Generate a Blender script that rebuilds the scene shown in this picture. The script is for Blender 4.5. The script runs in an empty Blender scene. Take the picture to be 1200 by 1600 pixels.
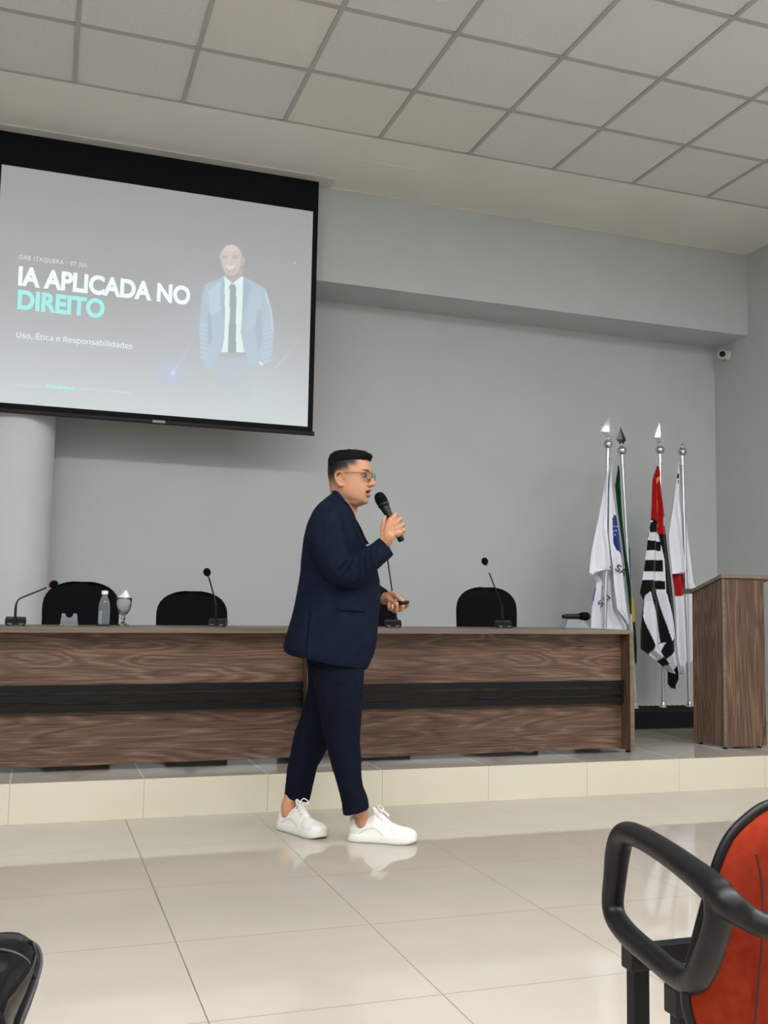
import bpy, bmesh, math, random
import numpy as np
from mathutils import Vector, Matrix, noise
PI = math.pi
random.seed(7)
scene = bpy.context.scene
COL = scene.collection

# ------------------------------------------------------------------ camera
CF, CYAW, CPITCH, CROLL, CH = 1555.1, 0.33279, 0.09729, 0.01814, 0.99598
def _basis():
    cy, sy, cp, sp = math.cos(CYAW), math.sin(CYAW), math.cos(CPITCH), math.sin(CPITCH)
    f = np.array([sy*cp, cy*cp, sp]); r = np.array([cy, -sy, 0.]); u = np.cross(r, f)
    c, s = math.cos(CROLL), math.sin(CROLL)
    return c*r+s*u, -s*r+c*u, f
CR, CU, CFW = _basis(); CC = np.array([0., 0., CH])
cam_d = bpy.data.cameras.new('camera'); cam = bpy.data.objects.new('camera', cam_d); COL.objects.link(cam)
cam_d.sensor_fit = 'VERTICAL'; cam_d.sensor_height = 32.0; cam_d.lens = CF*32.0/1600
cam_d.clip_start = 0.05; cam_d.clip_end = 100
cam.matrix_world = Matrix(((CR[0], CU[0], -CFW[0], CC[0]), (CR[1], CU[1], -CFW[1], CC[1]), (CR[2], CU[2], -CFW[2], CC[2]), (0, 0, 0, 1)))
scene.camera = cam

# ------------------------------------------------------------------ light and exposure
scene.view_settings.view_transform = 'Standard'; scene.view_settings.look = 'None'
scene.view_settings.gamma = 1.0; scene.view_settings.use_curve_mapping = False
scene.view_settings.exposure = 0.0
PANEL_STRENGTH = 56.5
PANEL_COLOR = (0.98, 0.985, 1.02)
w = bpy.data.worlds.new('world'); scene.world = w; w.use_nodes = True
w.node_tree.nodes['Background'].inputs[0].default_value = (0.9, 0.95, 1, 1)
w.node_tree.nodes['Background'].inputs[1].default_value = 0.1

# ------------------------------------------------------------------ measured places (metres)
HS = 0.1795          # platform height
YS = 4.893           # riser front
YW, YB, ZB = 7.084, 6.645, 3.306
ZC, XR, YC = 3.997, 5.460, 5.812
XL, YR = -4.6, -5.6
TILE = 0.625; XC0 = 0.0576
YSC = 6.55

def ray(x, y): return CFW+(x-600)/CF*CR-(y-800)/CF*CU
def onY(x, y, Y): d = ray(x, y); return Vector(CC+d*(Y/d[1]))
def onZ(x, y, Z): d = ray(x, y); return Vector(CC+d*((Z-CH)/d[2]))
F0 = np.array([math.sin(CYAW), math.cos(CYAW), 0.]); R0 = np.array([math.cos(CYAW), -math.sin(CYAW), 0.])
def onD(x, y, D): d = ray(x, y); return Vector(CC+d*(D/float(d@F0)))

# ------------------------------------------------------------------ materials
def srgb(c):
    return tuple((v/255/12.92 if v/255 <= .04045 else ((v/255+.055)/1.055)**2.4) for v in c)+(1,)
MATS = {}
def mat(name, col, rough=.5, metal=0, spec=.5, **k):
    m = bpy.data.materials.new(name); m.use_nodes = True; b = m.node_tree.nodes['Principled BSDF']
    b.inputs['Base Color'].default_value = srgb(col); b.inputs['Roughness'].default_value = rough
    b.inputs['Metallic'].default_value = metal; b.inputs['Specular IOR Level'].default_value = spec
    for n, v in k.items(): b.inputs[n.replace('_', ' ')].default_value = v
    MATS[name] = m; return m
def N(m, t, **k):
    n = m.node_tree.nodes.new(t)
    for a, v in k.items(): setattr(n, a, v)
    return n
def LK(m, a, b): m.node_tree.links.new(a, b)
def bsdf(m): return m.node_tree.nodes['Principled BSDF']
def math_node(m, op, a, b=None, c=None):
    n = N(m, 'ShaderNodeMath', operation=op)
    for i, v in enumerate((a, b, c)):
        if v is None: continue
        if isinstance(v, (int, float)): n.inputs[i].default_value = v
        else: LK(m, v, n.inputs[i])
    return n.outputs[0]
def noisy(m, c1, c2, scale=5, stretch=(1, 1, 1), detail=4, coord='Object', bump=0, bscale=None, lo=.35, hi=.65, dist=.002):
    tc = N(m, 'ShaderNodeTexCoord'); mp = N(m, 'ShaderNodeMapping'); mp.inputs['Scale'].default_value = stretch
    LK(m, tc.outputs[coord], mp.inputs[0])
    nz = N(m, 'ShaderNodeTexNoise'); nz.inputs['Scale'].default_value = scale; nz.inputs['Detail'].default_value = detail
    LK(m, mp.outputs[0], nz.inputs['Vector'])
    cr = N(m, 'ShaderNodeValToRGB'); cr.color_ramp.elements[0].position = lo; cr.color_ramp.elements[1].position = hi
    cr.color_ramp.elements[0].color = srgb(c1); cr.color_ramp.elements[1].color = srgb(c2)
    LK(m, nz.outputs[0], cr.inputs[0]); LK(m, cr.outputs[0], bsdf(m).inputs['Base Color'])
    if bump:
        nb = N(m, 'ShaderNodeTexNoise'); nb.inputs['Scale'].default_value = bscale or scale; nb.inputs['Detail'].default_value = 3
        LK(m, mp.outputs[0], nb.inputs['Vector'])
        bp = N(m, 'ShaderNodeBump'); bp.inputs['Strength'].default_value = bump; bp.inputs['Distance'].default_value = dist
        LK(m, nb.outputs[0], bp.inputs['Height']); LK(m, bp.outputs[0], bsdf(m).inputs['Normal'])
    return m
def wood(name, stretch, dark, mid, light, seed=0.):
    m = mat(name, mid, rough=.42, spec=.35)
    tc = N(m, 'ShaderNodeTexCoord'); mp = N(m, 'ShaderNodeMapping'); mp.inputs['Scale'].default_value = stretch
    mp.inputs['Location'].default_value = (seed, seed*.7, seed*.3)
    LK(m, tc.outputs['Object'], mp.inputs[0])
    n1 = N(m, 'ShaderNodeTexNoise'); n1.inputs['Scale'].default_value = 1.3; n1.inputs['Detail'].default_value = 2; n1.inputs['Distortion'].default_value = .6
    LK(m, mp.outputs[0], n1.inputs['Vector'])
    # growth rings: contour bands of a slow field
    rings = math_node(m, 'FRACT', math_node(m, 'MULTIPLY', n1.outputs[0], 13.0))
    tri = math_node(m, 'ABSOLUTE', math_node(m, 'SUBTRACT', rings, .5))
    n2 = N(m, 'ShaderNodeTexNoise'); n2.inputs['Scale'].default_value = 13; n2.inputs['Detail'].default_value = 6; n2.inputs['Roughness'].default_value = .65
    mp2 = N(m, 'ShaderNodeMapping'); mp2.inputs['Scale'].default_value = tuple(s*(2.2 if s == max(stretch) else .5) for s in stretch)
    LK(m, tc.outputs['Object'], mp2.inputs[0]); LK(m, mp2.outputs[0], n2.inputs['Vector'])
    s = math_node(m, 'ADD', math_node(m, 'MULTIPLY', tri, .42), math_node(m, 'MULTIPLY', n2.outputs[0], 1.0))
    n3 = N(m, 'ShaderNodeTexNoise'); n3.inputs['Scale'].default_value = .9; LK(m, mp.outputs[0], n3.inputs['Vector'])
    s = math_node(m, 'ADD', s, math_node(m, 'MULTIPLY', n3.outputs[0], .5))
    cr = N(m, 'ShaderNodeValToRGB'); e = cr.color_ramp.elements
    e[0].position = .52; e[0].color = srgb(dark); e[1].position = 1.12; e[1].color = srgb(light)
    x = e.new(.80); x.color = srgb(mid)
    e[2].position = 1.0
    LK(m, math_node(m, 'MULTIPLY', s, .93), cr.inputs[0]); LK(m, cr.outputs[0], bsdf(m).inputs['Base Color'])
    return m
M_WALL = noisy(mat('wall_paint', (192, 195, 194), .75, spec=.25), (191, 194, 193), (194, 197, 196), 3, bump=.05, bscale=120, dist=.001)
M_COLUMN = noisy(mat('column_paint', (205, 208, 206), .7, spec=.25), (203, 206, 204), (207, 210, 208), 3)
M_SOFFIT = noisy(mat('gypsum_paint', (224, 222, 215), .8, spec=.2), (222, 220, 213), (226, 224, 217), 2)
M_TBAR = mat('ceiling_grid_metal', (168, 168, 162), .5)
M_BLACKM = mat('black_metal', (10, 12, 14), .5, spec=.25)
M_BLACKP = mat('black_plastic', (8, 8, 10), .42, spec=.35)
M_BLACKF = noisy(mat('black_chair_fabric', (9, 10, 12), .9, spec=.15), (7, 8, 10), (12, 13, 15), 200)
M_CHROME = mat('brushed_steel', (205, 207, 208), .22, 1)
M_STEEL = mat('pole_aluminium', (225, 227, 228), .28, 1)
M_WHITEM = mat('white_enamel', (205, 205, 200), .5)
M_GLASS = mat('clear_glass', (245, 250, 250), .02, 0, Transmission_Weight=1.0, IOR=1.45)
M_ACRYL = mat('clear_acrylic', (228, 234, 238), .05, 0, Transmission_Weight=.85, IOR=1.3)
M_WATER = mat('water', (240, 248, 250), .0, 0, Transmission_Weight=1.0, IOR=1.33)
M_PAPER = mat('white_paper', (240, 240, 240), .8)
M_EDGE = noisy(mat('table_edge_wood', (112, 98, 82), .45), (98, 85, 71), (120, 106, 90), 3, (.5, 10, 10))
M_WOODH = wood('walnut_horizontal', (.55, 3, 5.5), (52, 37, 29), (97, 74, 59), (134, 109, 89), 1.3)
M_WOODV = wood('walnut_vertical', (5.0, 5.0, .5), (50, 36, 28), (92, 70, 56), (128, 102, 82), 4.1)
M_RED = mat('red_light_ring', (190, 30, 40), .4)

def tile_floor(name, base1, base2, grout, x0, px, y0, py, rough=.04, gw=.0028, xonly=False):
    m = mat(name, base1, rough, spec=.6)
    g = N(m, 'ShaderNodeNewGeometry'); sp = N(m, 'ShaderNodeSeparateXYZ'); LK(m, g.outputs['Position'], sp.inputs[0])
    def line(o, o0, p):
        fr = math_node(m, 'FRACT', math_node(m, 'DIVIDE', math_node(m, 'SUBTRACT', o, o0-50*p), p))
        d = math_node(m, 'MINIMUM', fr, math_node(m, 'SUBTRACT', 1.0, fr))
        return math_node(m, 'LESS_THAN', d, gw/2/p)
    ln = line(sp.outputs[0], x0, px)
    if not xonly: ln = math_node(m, 'MAXIMUM', ln, line(sp.outputs[1], y0, py))
    nz = N(m, 'ShaderNodeTexNoise'); nz.inputs['Scale'].default_value = 2.2; nz.inputs['Detail'].default_value = 5
    LK(m, g.outputs['Position'], nz.inputs['Vector'])
    cr = N(m, 'ShaderNodeValToRGB'); cr.color_ramp.elements[0].position = .3; cr.color_ramp.elements[1].position = .7
    cr.color_ramp.elements[0].color = srgb(base1); cr.color_ramp.elements[1].color = srgb(base2); LK(m, nz.outputs[0], cr.inputs[0])
    mx = N(m, 'ShaderNodeMix', data_type='RGBA'); LK(m, ln, mx.inputs[0]); LK(m, cr.outputs[0], mx.inputs[6]); mx.inputs[7].default_value = srgb(grout)
    LK(m, mx.outputs[2], bsdf(m).inputs['Base Color'])
    rr = math_node(m, 'ADD', math_node(m, 'MULTIPLY', ln, .5), rough); LK(m, rr, bsdf(m).inputs['Roughness'])
    return m
M_FLOOR = tile_floor('porcelain_floor', (174, 166, 153), (180, 172, 159), (82, 74, 64), .43993, .60886, 4.2951, .5993)
M_PLAT = tile_floor('porcelain_platform', (168, 162, 150), (174, 168, 156), (200, 195, 184), .5195, .59335, 4.893+.594, .594, rough=.09, gw=.003)
M_RISER = tile_floor('porcelain_riser', (205, 199, 177), (209, 203, 182), (150, 142, 124), .5195, .59335, 0, 1, rough=.12, xonly=True)

# ------------------------------------------------------------------ mesh helpers
def mkobj(name, bm, m, parent=None, smooth=False, loc=None):
    me = bpy.data.meshes.new(name)
    if isinstance(bm, bmesh.types.BMesh):
        bmesh.ops.recalc_face_normals(bm, faces=bm.faces[:]); bm.to_mesh(me); bm.free()
    else: me = bm; me.name = name
    o = bpy.data.objects.new(name, me); COL.objects.link(o)
    for mm in (m if isinstance(m, (list, tuple)) else [m]): me.materials.append(mm)
    if smooth:
        me.polygons.foreach_set('use_smooth', [True]*len(me.polygons))
    if parent: o.parent = parent
    if loc is not None: o.location = loc
    return o
def sharp(o, ang=40):
    me = o.data; bm = bmesh.new(); bm.from_mesh(me)
    for e in bm.edges:
        if len(e.link_faces) == 2 and e.calc_face_angle(0) > math.radians(ang): e.smooth = False
    for f in bm.faces: f.smooth = True
    bm.to_mesh(me); bm.free(); return o
def tag(o, label=None, cat=None, group=None, kind=None):
    if label: o['label'] = label
    if cat: o['category'] = cat
    if group: o['group'] = group
    if kind: o['kind'] = kind
    return o
def thing(name, loc, label, cat, group=None, rot=(0, 0, 0)):
    o = bpy.data.objects.new(name, None); COL.objects.link(o); o.empty_display_size = .1
    o.location = loc; o.rotation_euler = rot
    return tag(o, label, cat, group)
def copy_tree(o, parent=None):
    c = o.copy(); COL.objects.link(c); c.parent = parent
    for ch in list(o.children): copy_tree(ch, c)
    return c
def box(bm, x0, x1, y0, y1, z0, z1, bev=0):
    r = bmesh.ops.create_cube(bm, size=1, matrix=Matrix.Translation(((x0+x1)/2, (y0+y1)/2, (z0+z1)/2)) @ Matrix.Diagonal((abs(x1-x0), abs(y1-y0), abs(z1-z0), 1)))
    if bev:
        es = list({e for v in r['verts'] for e in v.link_edges})
        bmesh.ops.bevel(bm, geom=es, offset=bev, segments=2, affect='EDGES', profile=.6)
    return bm
def B(x0, x1, y0, y1, z0, z1, bev=0): return box(bmesh.new(), x0, x1, y0, y1, z0, z1, bev)
def ring_pts(c, a, b, n, ex=2.0):
    out = []
    for i in range(n):
        t = 2*PI*i/n; ct, st = math.cos(t), math.sin(t)
        k = math.copysign(abs(ct)**(2/ex), ct); s = math.copysign(abs(st)**(2/ex), st)
        out.append(c+a*k+b*s)
    return out
def skin_rings(bm, rings, cap=True):
    vs = [[bm.verts.new(p) for p in r] for r in rings]; n = len(rings[0])
    for a, b in zip(vs, vs[1:]):
        for i in range(n): bm.faces.new((a[i], a[(i+1) % n], b[(i+1) % n], b[i]))
    if cap: bm.faces.new(vs[0][::-1]); bm.faces.new(vs[-1])
    return bm
def catmull(pts, k):
    pts = [np.array(p, float) for p in pts]
    P = [2*pts[0]-pts[1]]+pts+[2*pts[-1]-pts[-2]]; out = []
    for i in range(1, len(P)-2):
        for j in range(k):
            t = j/k; a, b, c, d = P[i-1], P[i], P[i+1], P[i+2]
            out.append(.5*((2*b)+(-a+c)*t+(2*a-5*b+4*c-d)*t*t+(-a+3*b-3*c+d)*t**3))
    out.append(pts[-1]); return out
def tube(bm, pts, n=12, sub=4, round_ends=True, flat=None, up=None):
    """pts: (x,y,z,r). rounded ends; flat=(factor) squashes along `up`"""
    P = catmull(pts, sub) if sub > 1 and len(pts) > 2 else [np.array(p, float) for p in pts]
    C = [Vector(p[:3]) for p in P]; R = [max(1e-4, float(p[3])) for p in P]
    T = []
    for i in range(len(C)):
        a = C[max(0, i-1)]; b = C[min(len(C)-1, i+1)]; T.append((b-a).normalized())
    ref = Vector(up) if up else (Vector((0, 0, 1)) if abs(T[0].z) < .9 else Vector((1, 0, 0)))
    u = (ref-T[0]*ref.dot(T[0])).normalized(); rings = []
    seq = []
    if round_ends:
        for k in (.15, .5, .8): seq.append((0, -math.sqrt(max(0, 1-k*k))*1.0, k))
    for i in range(len(C)): seq.append((i, 0, 1))
    if round_ends:
        for k in (.8, .5, .15): seq.append((len(C)-1, math.sqrt(max(0, 1-k*k)), k))
    for (i, off, k) in seq:
        t = T[i]; u = (u-t*u.dot(t)).normalized()
        if up: u = (Vector(up)-t*Vector(up).dot(t)).normalized()
        v = t.cross(u); c = C[i]+t*off*R[i]*(flat or 1)
        rings.append(ring_pts(c, u*R[i]*k*(flat or 1), v*R[i]*k, n))
    return skin_rings(bm, rings)
def T_(pts, n=12, sub=4, **k): return tube(bmesh.new(), pts, n, sub, **k)
def lathe(bm, prof, c=(0, 0, 0), n=24, axis=None, cap=True):
    Mx = Matrix.Translation(c)
    if axis is not None: Mx = Mx @ Vector(axis).to_track_quat('Z', 'Y').to_matrix().to_4x4()
    rings = [[Mx @ Vector((r*math.cos(2*PI*i/n), r*math.sin(2*PI*i/n), z)) for i in range(n)] for r, z in prof]
    return skin_rings(bm, rings, cap)
def L_(prof, c=(0, 0, 0), n=24, axis=None, cap=True): return lathe(bmesh.new(), prof, c, n, axis, cap)
def ball(bm, c, r, seg=16, sc=(1, 1, 1), rot=None):
    Mx = Matrix.Translation(c)
    if rot is not None: Mx = Mx @ rot.to_4x4()
    bmesh.ops.create_uvsphere(bm, u_segments=seg, v_segments=max(6, seg//2), radius=r, matrix=Mx @ Matrix.Diagonal((*sc, 1)))
    return bm
def prism(bm, poly, a0, a1, fn):
    """extrude 2-D poly between a0 and a1 ; fn(u,v,a)->3d"""
    A = [bm.verts.new(fn(u, v, a0)) for u, v in poly]; Bv = [bm.verts.new(fn(u, v, a1)) for u, v in poly]; n = len(poly)
    for i in range(n): bm.faces.new((A[i], A[(i+1) % n], Bv[(i+1) % n], Bv[i]))
    bm.faces.new(A[::-1]); bm.faces.new(Bv); return bm
def remesh(bm, voxel, smooth_it=4, fac=.5):
    me = bpy.data.meshes.new('tmp'); bmesh.ops.recalc_face_normals(bm, faces=bm.faces[:]); bm.to_mesh(me); bm.free()
    o = bpy.data.objects.new('tmp', me); COL.objects.link(o)
    r = o.modifiers.new('r', 'REMESH'); r.mode = 'VOXEL'; r.voxel_size = voxel; r.adaptivity = 0
    if smooth_it:
        s = o.modifiers.new('s', 'SMOOTH'); s.iterations = smooth_it; s.factor = fac
    dg = bpy.context.evaluated_depsgraph_get(); ev = o.evaluated_get(dg)
    out = bpy.data.meshes.new_from_object(ev, preserve_all_data_layers=False, depsgraph=dg)
    bpy.data.objects.remove(o); bpy.data.meshes.remove(me); return out
def coords(me):
    a = np.empty(len(me.vertices)*3, np.float64); me.vertices.foreach_get('co', a); return a.reshape(-1, 3)
def normals(me):
    a = np.empty(len(me.vertices)*3, np.float64); me.vertices.foreach_get('normal', a); return a.reshape(-1, 3)
def setco(me, a): me.vertices.foreach_set('co', a.ravel()); me.update()
def set_col(me, rgb, name='Col'):
    a = me.color_attributes.new(name, 'FLOAT_COLOR', 'POINT'); c = np.ones((len(me.vertices), 4)); c[:, :3] = rgb
    a.data.foreach_set('color', c.ravel())
def lin(c): return np.array(srgb(c)[:3])
def attr_mat(m, name='Col'):
    n = N(m, 'ShaderNodeAttribute'); n.attribute_name = name; LK(m, n.outputs['Color'], bsdf(m).inputs['Base Color']); return m
try: FONT = bpy.data.fonts.load(bpy.utils.system_resource('DATAFILES', path='fonts')+'/NotoSansHebrew-Regular.woff2')   # ships with Blender
except Exception: FONT = None
def text_mesh(name, s, m, parent, origin, xdir, zdir, height=None, width=None, bold=0, depth=.0008, align='LEFT', spacing=1.0, sans=True):
    """text whose baseline-left is at origin (world/parent space); fitted to cap height / width"""
    cu = bpy.data.curves.new('t', 'FONT'); cu.body = s; cu.size = 1; cu.font = FONT if (FONT and sans) else cu.font; cu.offset = 0 if sans else bold*.3; cu.space_character = spacing; cu.extrude = .01
    o = bpy.data.objects.new('t', cu); COL.objects.link(o)
    dg = bpy.context.evaluated_depsgraph_get(); me = bpy.data.meshes.new_from_object(o.evaluated_get(dg)); bpy.data.objects.remove(o)
    a = coords(me); x0, x1 = a[:, 0].min(), a[:, 0].max()
    capH = .70
    sy = height/capH; sx = (width/(x1-x0)) if width else sy
    xd, zd = Vector(xdir).normalized(), Vector(zdir).normalized(); nd = xd.cross(zd)
    out = np.array(origin)+np.outer((a[:, 0]-x0)*sx, xd)+np.outer(a[:, 1]*sy, zd)+np.outer(a[:, 2]/.01*depth/2+depth/2, nd)
    setco(me, out); o = mkobj(name, me, m, parent)
    if bold and sans:
        bm = bmesh.new(); bm.from_mesh(me); src = bm.verts[:]+bm.edges[:]+bm.faces[:]; hgt = height*bold
        for k, (dx, dz) in enumerate(((1, 0), (-1, 0), (0, 1), (0, -1), (.7, .7), (-.7, .7), (.7, -.7), (-.7, -.7))):
            r = bmesh.ops.duplicate(bm, geom=src)
            bmesh.ops.translate(bm, verts=[v for v in r['geom'] if isinstance(v, bmesh.types.BMVert)], vec=xd*(dx*hgt)+zd*(dz*hgt)+nd*(.00002*(k+1)))
        bm.to_mesh(me); bm.free()
    return o
def structure(o): o['kind'] = 'structure'; return o

# ================================================================== THE SETTING
structure(mkobj('floor', B(XL-.1, XR+.1, YR-.1, YW+.1, -.1, 0), M_FLOOR))
structure(mkobj('trim_1', B(XL, XR, YS, YW, 0, HS), M_PLAT)).name = 'floor_platform'
bpy.data.objects['floor_platform'].name = 'trim_1'
structure(mkobj('trim_2', B(XL, XR, YS-.008, YS, 0, HS+.0005), M_RISER))
structure(mkobj('wall_back', B(XL-.15, XR+.15, YW, YW+.15, 0, ZC+.2), M_WALL))
structure(mkobj('wall_right', B(XR, XR+.15, YR, YW, 0, ZC+.2), M_WALL))
structure(mkobj('wall_left', B(XL-.15, XL, YR, YW, 0, ZC+.2), M_WALL))
structure(mkobj('wall_rear', B(XL-.15, XR+.15, YR-.15, YR, 0, ZC+.2), M_WALL))
structure(mkobj('trim_3', B(XL, XR, YB, YW, ZB, ZC+.1), M_WALL))            # beam along the back wall
structure(mkobj('baseboard_back', B(XL, XR, YW-.012, YW, HS, HS+.08), M_RISER))
structure(mkobj('baseboard_right', B(XR-.012, XR, YS, YW-.012, HS, HS+.08), M_RISER))
structure(mkobj('trim_4', L_([(.24, HS), (.24, ZC)], (-.178, 6.835, 0), 64), M_COLUMN, smooth=False))
sharp(bpy.data.objects['trim_4'], 60)
# ceiling: smooth gypsum strip and grid of mineral tiles
bm = bmesh.new(); box(bm, XL, XR, YC, YB, ZC, ZC+.1); box(bm, XL, XR, YB-.012, YB-.0005, ZC-.004, ZC)
structure(mkobj('trim_5', bm, M_SOFFIT))
M_TILE = mat('mineral_tile', (205, 203, 198), .9, spec=.15)
def tile_mat(m):
    g = N(m, 'ShaderNodeNewGeometry'); sp = N(m, 'ShaderNodeSeparateXYZ'); LK(m, g.outputs['Position'], sp.inputs[0])
    cx = math_node(m, 'FLOOR', math_node(m, 'DIVIDE', math_node(m, 'SUBTRACT', sp.outputs[0], XC0-50*TILE), TILE))
    cy = math_node(m, 'FLOOR', math_node(m, 'DIVIDE', math_node(m, 'SUBTRACT', sp.outputs[1], YC-50*TILE), TILE))
    cb = N(m, 'ShaderNodeCombineXYZ'); LK(m, cx, cb.inputs[0]); LK(m, cy, cb.inputs[1])
    wn = N(m, 'ShaderNodeTexWhiteNoise', noise_dimensions='2D'); LK(m, cb.outputs[0], wn.inputs['Vector'])
    cr = N(m, 'ShaderNodeValToRGB'); e = cr.color_ramp.elements; e[0].position = 0; e[0].color = srgb((222, 221, 220)); e[1].position = 1; e[1].color = srgb((228, 224, 212))
    x = e.new(.75); x.color = srgb((225, 223, 220)); LK(m, wn.outputs[0], cr.inputs[0])
    nz = N(m, 'ShaderNodeTexNoise'); nz.inputs['Scale'].default_value = 90; nz.inputs['Detail'].default_value = 3; LK(m, g.outputs['Position'], nz.inputs['Vector'])
    mx = N(m, 'ShaderNodeMix', data_type='RGBA', blend_type='MULTIPLY'); mx.inputs[0].default_value = .18
    LK(m, cr.outputs[0], mx.inputs[6]); LK(m, nz.outputs[0], mx.inputs[7]); LK(m, mx.outputs[2], bsdf(m).inputs['Base Color'])
tile_mat(M_TILE)
structure(mkobj('ceiling', B(XL, XR, YR, YC, ZC+.008, ZC+.1), M_TILE))
bm = bmesh.new(); k = -8
for i in range(-8, 10):
    x = XC0+i*TILE
    if XL < x < XR: box(bm, x-.012, x+.012, YR, YC, ZC, ZC+.009)
for j in range(0, 19):
    y = YC-j*TILE
    if y > YR: box(bm, XL, XR, y-.012, y+.012, ZC+.0005, ZC+.009)
structure(mkobj('trim_6', bm, M_TBAR))
# light panels set into the grid
M_EMIT = bpy.data.materials.new('lit_diffuser'); M_EMIT.use_nodes = True
nt = M_EMIT.node_tree; nt.nodes.remove(nt.nodes['Principled BSDF']); em = nt.nodes.new('ShaderNodeEmission')
em.inputs[0].default_value = (*PANEL_COLOR, 1); em.inputs[1].default_value = PANEL_STRENGTH
nt.links.new(em.outputs[0], nt.nodes['Material Output'].inputs[0])
def light_panel():
    t = thing('ceiling_light', (0, 0, 0), 'square white light panel set into the tiled ceiling over the seats', 'ceiling light', 'light panels in the tiled ceiling')
    bm = bmesh.new()
    for s in (-1, 1):
        box(bm, s*.286-.014, s*.286+.014, -.3, .3, -.006, .006); box(bm, -.272, .272, s*.286-.014, s*.286+.014, -.006, .006)
    mkobj('frame', bm, M_WHITEM, t); mkobj('diffuser', B(-.272, .272, -.272, .272, -.002, .004), M_EMIT, t)
    return t
LP = light_panel(); first = True
for j, ii in ((7, (-7, -4, -2, 0, 2, 4, 6, 8)), (10, (-3, 1, 5)), (15, (-7, -3, 1, 5))):
    for i in ii:
        x = XC0+(i+.5)*TILE; y = YC-(j+.5)*TILE
        if not (XL+.3 < x < XR-.3): continue
        o = LP if first else copy_tree(LP); first = False
        o.location = (x, y, ZC)
o = copy_tree(LP); o.location = (XC0+7.5*TILE, YC-5.5*TILE, ZC)
# round flush detector on a tile
t = tag(mkobj('smoke_detector', L_([(.048, 0), (.05, -.004), (.046, -.012), (.03, -.02), (.0, -.021)], (1.728, 4.285, ZC+.008), 32), M_SOFFIT, smooth=True),
        'small round white detector on a ceiling tile', 'smoke detector')
# access hatch in gypsum strip
tag(mkobj('access_hatch', B(1.83, 2.35, 6.135, 6.52, ZC-.003, ZC+.0), M_SOFFIT), 'flush square access hatch in the plain ceiling strip beside the screen', 'hatch')

# security camera
t = thing('security_camera', (XR-.002, 6.90, 3.20), 'small white security camera with black lens on the right wall', 'security camera')
ax = Vector((-.62, -.78, -.12)).normalized()
mkobj('mount', L_([(.042, 0), (.042, .012), (.03, .02), (.02, .05)], (0, 0, 0), 24, (-1, 0, 0)), M_WHITEM, t, True)
c0 = Vector((-.055, .0, .0))
mkobj('body', L_([(.0, -.03), (.03, -.028), (.038, -.015), (.040, .02), (.034, .045), (.028, .046)], c0, 28, ax), M_WHITEM, t, True)
mkobj('lens', L_([(.026, 0), (.026, .006), (.018, .012), (0, .014)], c0+ax*.044, 24, ax), M_BLACKP, t, True)

# ================================================================== PROJECTION SCREEN
SXL, SXR, SZT, SZB = -.345, 1.697, 3.762, 2.233
scr = thing('projection_screen', ((SXL+SXR)/2, YSC, ZC), 'pull-down projection screen with black border showing a grey slide', 'projection screen')
SO = Vector(scr.location)
def sl(bm): bmesh.ops.translate(bm, verts=bm.verts[:], vec=-SO); return bm
M_SBLACK = mat('screen_black_border', (10, 10, 11), .75, spec=.2)
mkobj('casing', sl(B(-.75, 1.835, 6.465, 6.63, ZC-.012, ZC+.0, .002)), M_WHITEM, scr)
bm = bmesh.new()
box(bm, SXL-.045, SXR+.037, YSC, YSC+.0012, 2.185, ZC-.005)
mkobj('border', sl(bm), M_SBLACK, scr)
bm = bmesh.new(); box(bm, SXL-.06, SXR+.048, YSC-.014, YSC+.014, 2.172, 2.2, .006)
mkobj('bottom_bar', sl(bm), M_BLACKM, scr)
mkobj('name_plate', sl(B(.655, .735, YSC-.0165, YSC-.0135, 2.178, 2.195)), mat('grey_name_plate', (150, 152, 152), .6), scr)
# projected slide: its picture over a grey that lightens towards the bottom
GX, GZ = 440, 330
def SC(px, py): v = onY(px, py, YSC); return np.array([v[0], v[2]])
def poly(*pts): return [SC(*p) for p in pts]
X, Zg = np.meshgrid(np.linspace(SXL, SXR, GX), np.linspace(SZB, SZT, GZ))
def inside(pl, X, Z):
    r = np.zeros(X.shape, bool); n = len(pl)
    for i in range(n):
        x1, z1 = pl[i]; x2, z2 = pl[(i+1) % n]
        c = ((z1 > Z) != (z2 > Z)) & (X < (x2-x1)*(Z-z1)/((z2-z1) if z2 != z1 else 1e-9)+x1); r ^= c
    return r
v = (SZT-Zg)/(SZT-SZB); u = (X-SXL)/(SXR-SXL)
img = np.zeros(X.shape+(3,))
top, mid, bot = lin((163, 163, 164)), lin((173, 175, 176)), lin((204, 210, 212))
tt = np.clip(v, 0, 1)[..., None]
img[:] = np.where(tt < .5, top+(mid-top)*(tt/.5), mid+(bot-mid)*(((tt-.5)/.5)**1.1))
def glow(px, py, r, col, a):
    c = SC(px, py); d = np.hypot(X-c[0], Zg-c[1]); k = (a*np.exp(-(d/r)**2))[..., None]; img[:] = img*(1-k)+lin(col)*k
def blend(mask, col, a=1.0):
    img[mask] = img[mask]*(1-a)+lin(col)*a
glow(270, 583, .09, (185, 200, 235), .5); glow(270, 583, .012, (225, 235, 255), 1); glow(330, 500, .28, (190, 200, 215), .3); glow(400, 620, .2, (200, 212, 216), .4)
def streak(a, b, wd, col, al):
    p, q = SC(*a), SC(*b); d = q-p; L = np.hypot(*d); d = d/L
    s = (X-p[0])*d[0]+(Zg-p[1])*d[1]; n = abs(-(X-p[0])*d[1]+(Zg-p[1])*d[0])
    k = (al*np.exp(-(n/wd)**2)*((s > 0) & (s < L))*(1-np.clip(s/L, 0, 1)))[..., None]; img[:] = img*(1-k)+lin(col)*k
streak((270, 583), (302, 530), .006, (200, 215, 245), .6); streak((431, 575), (470, 530), .006, (200, 215, 235), .5)
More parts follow.
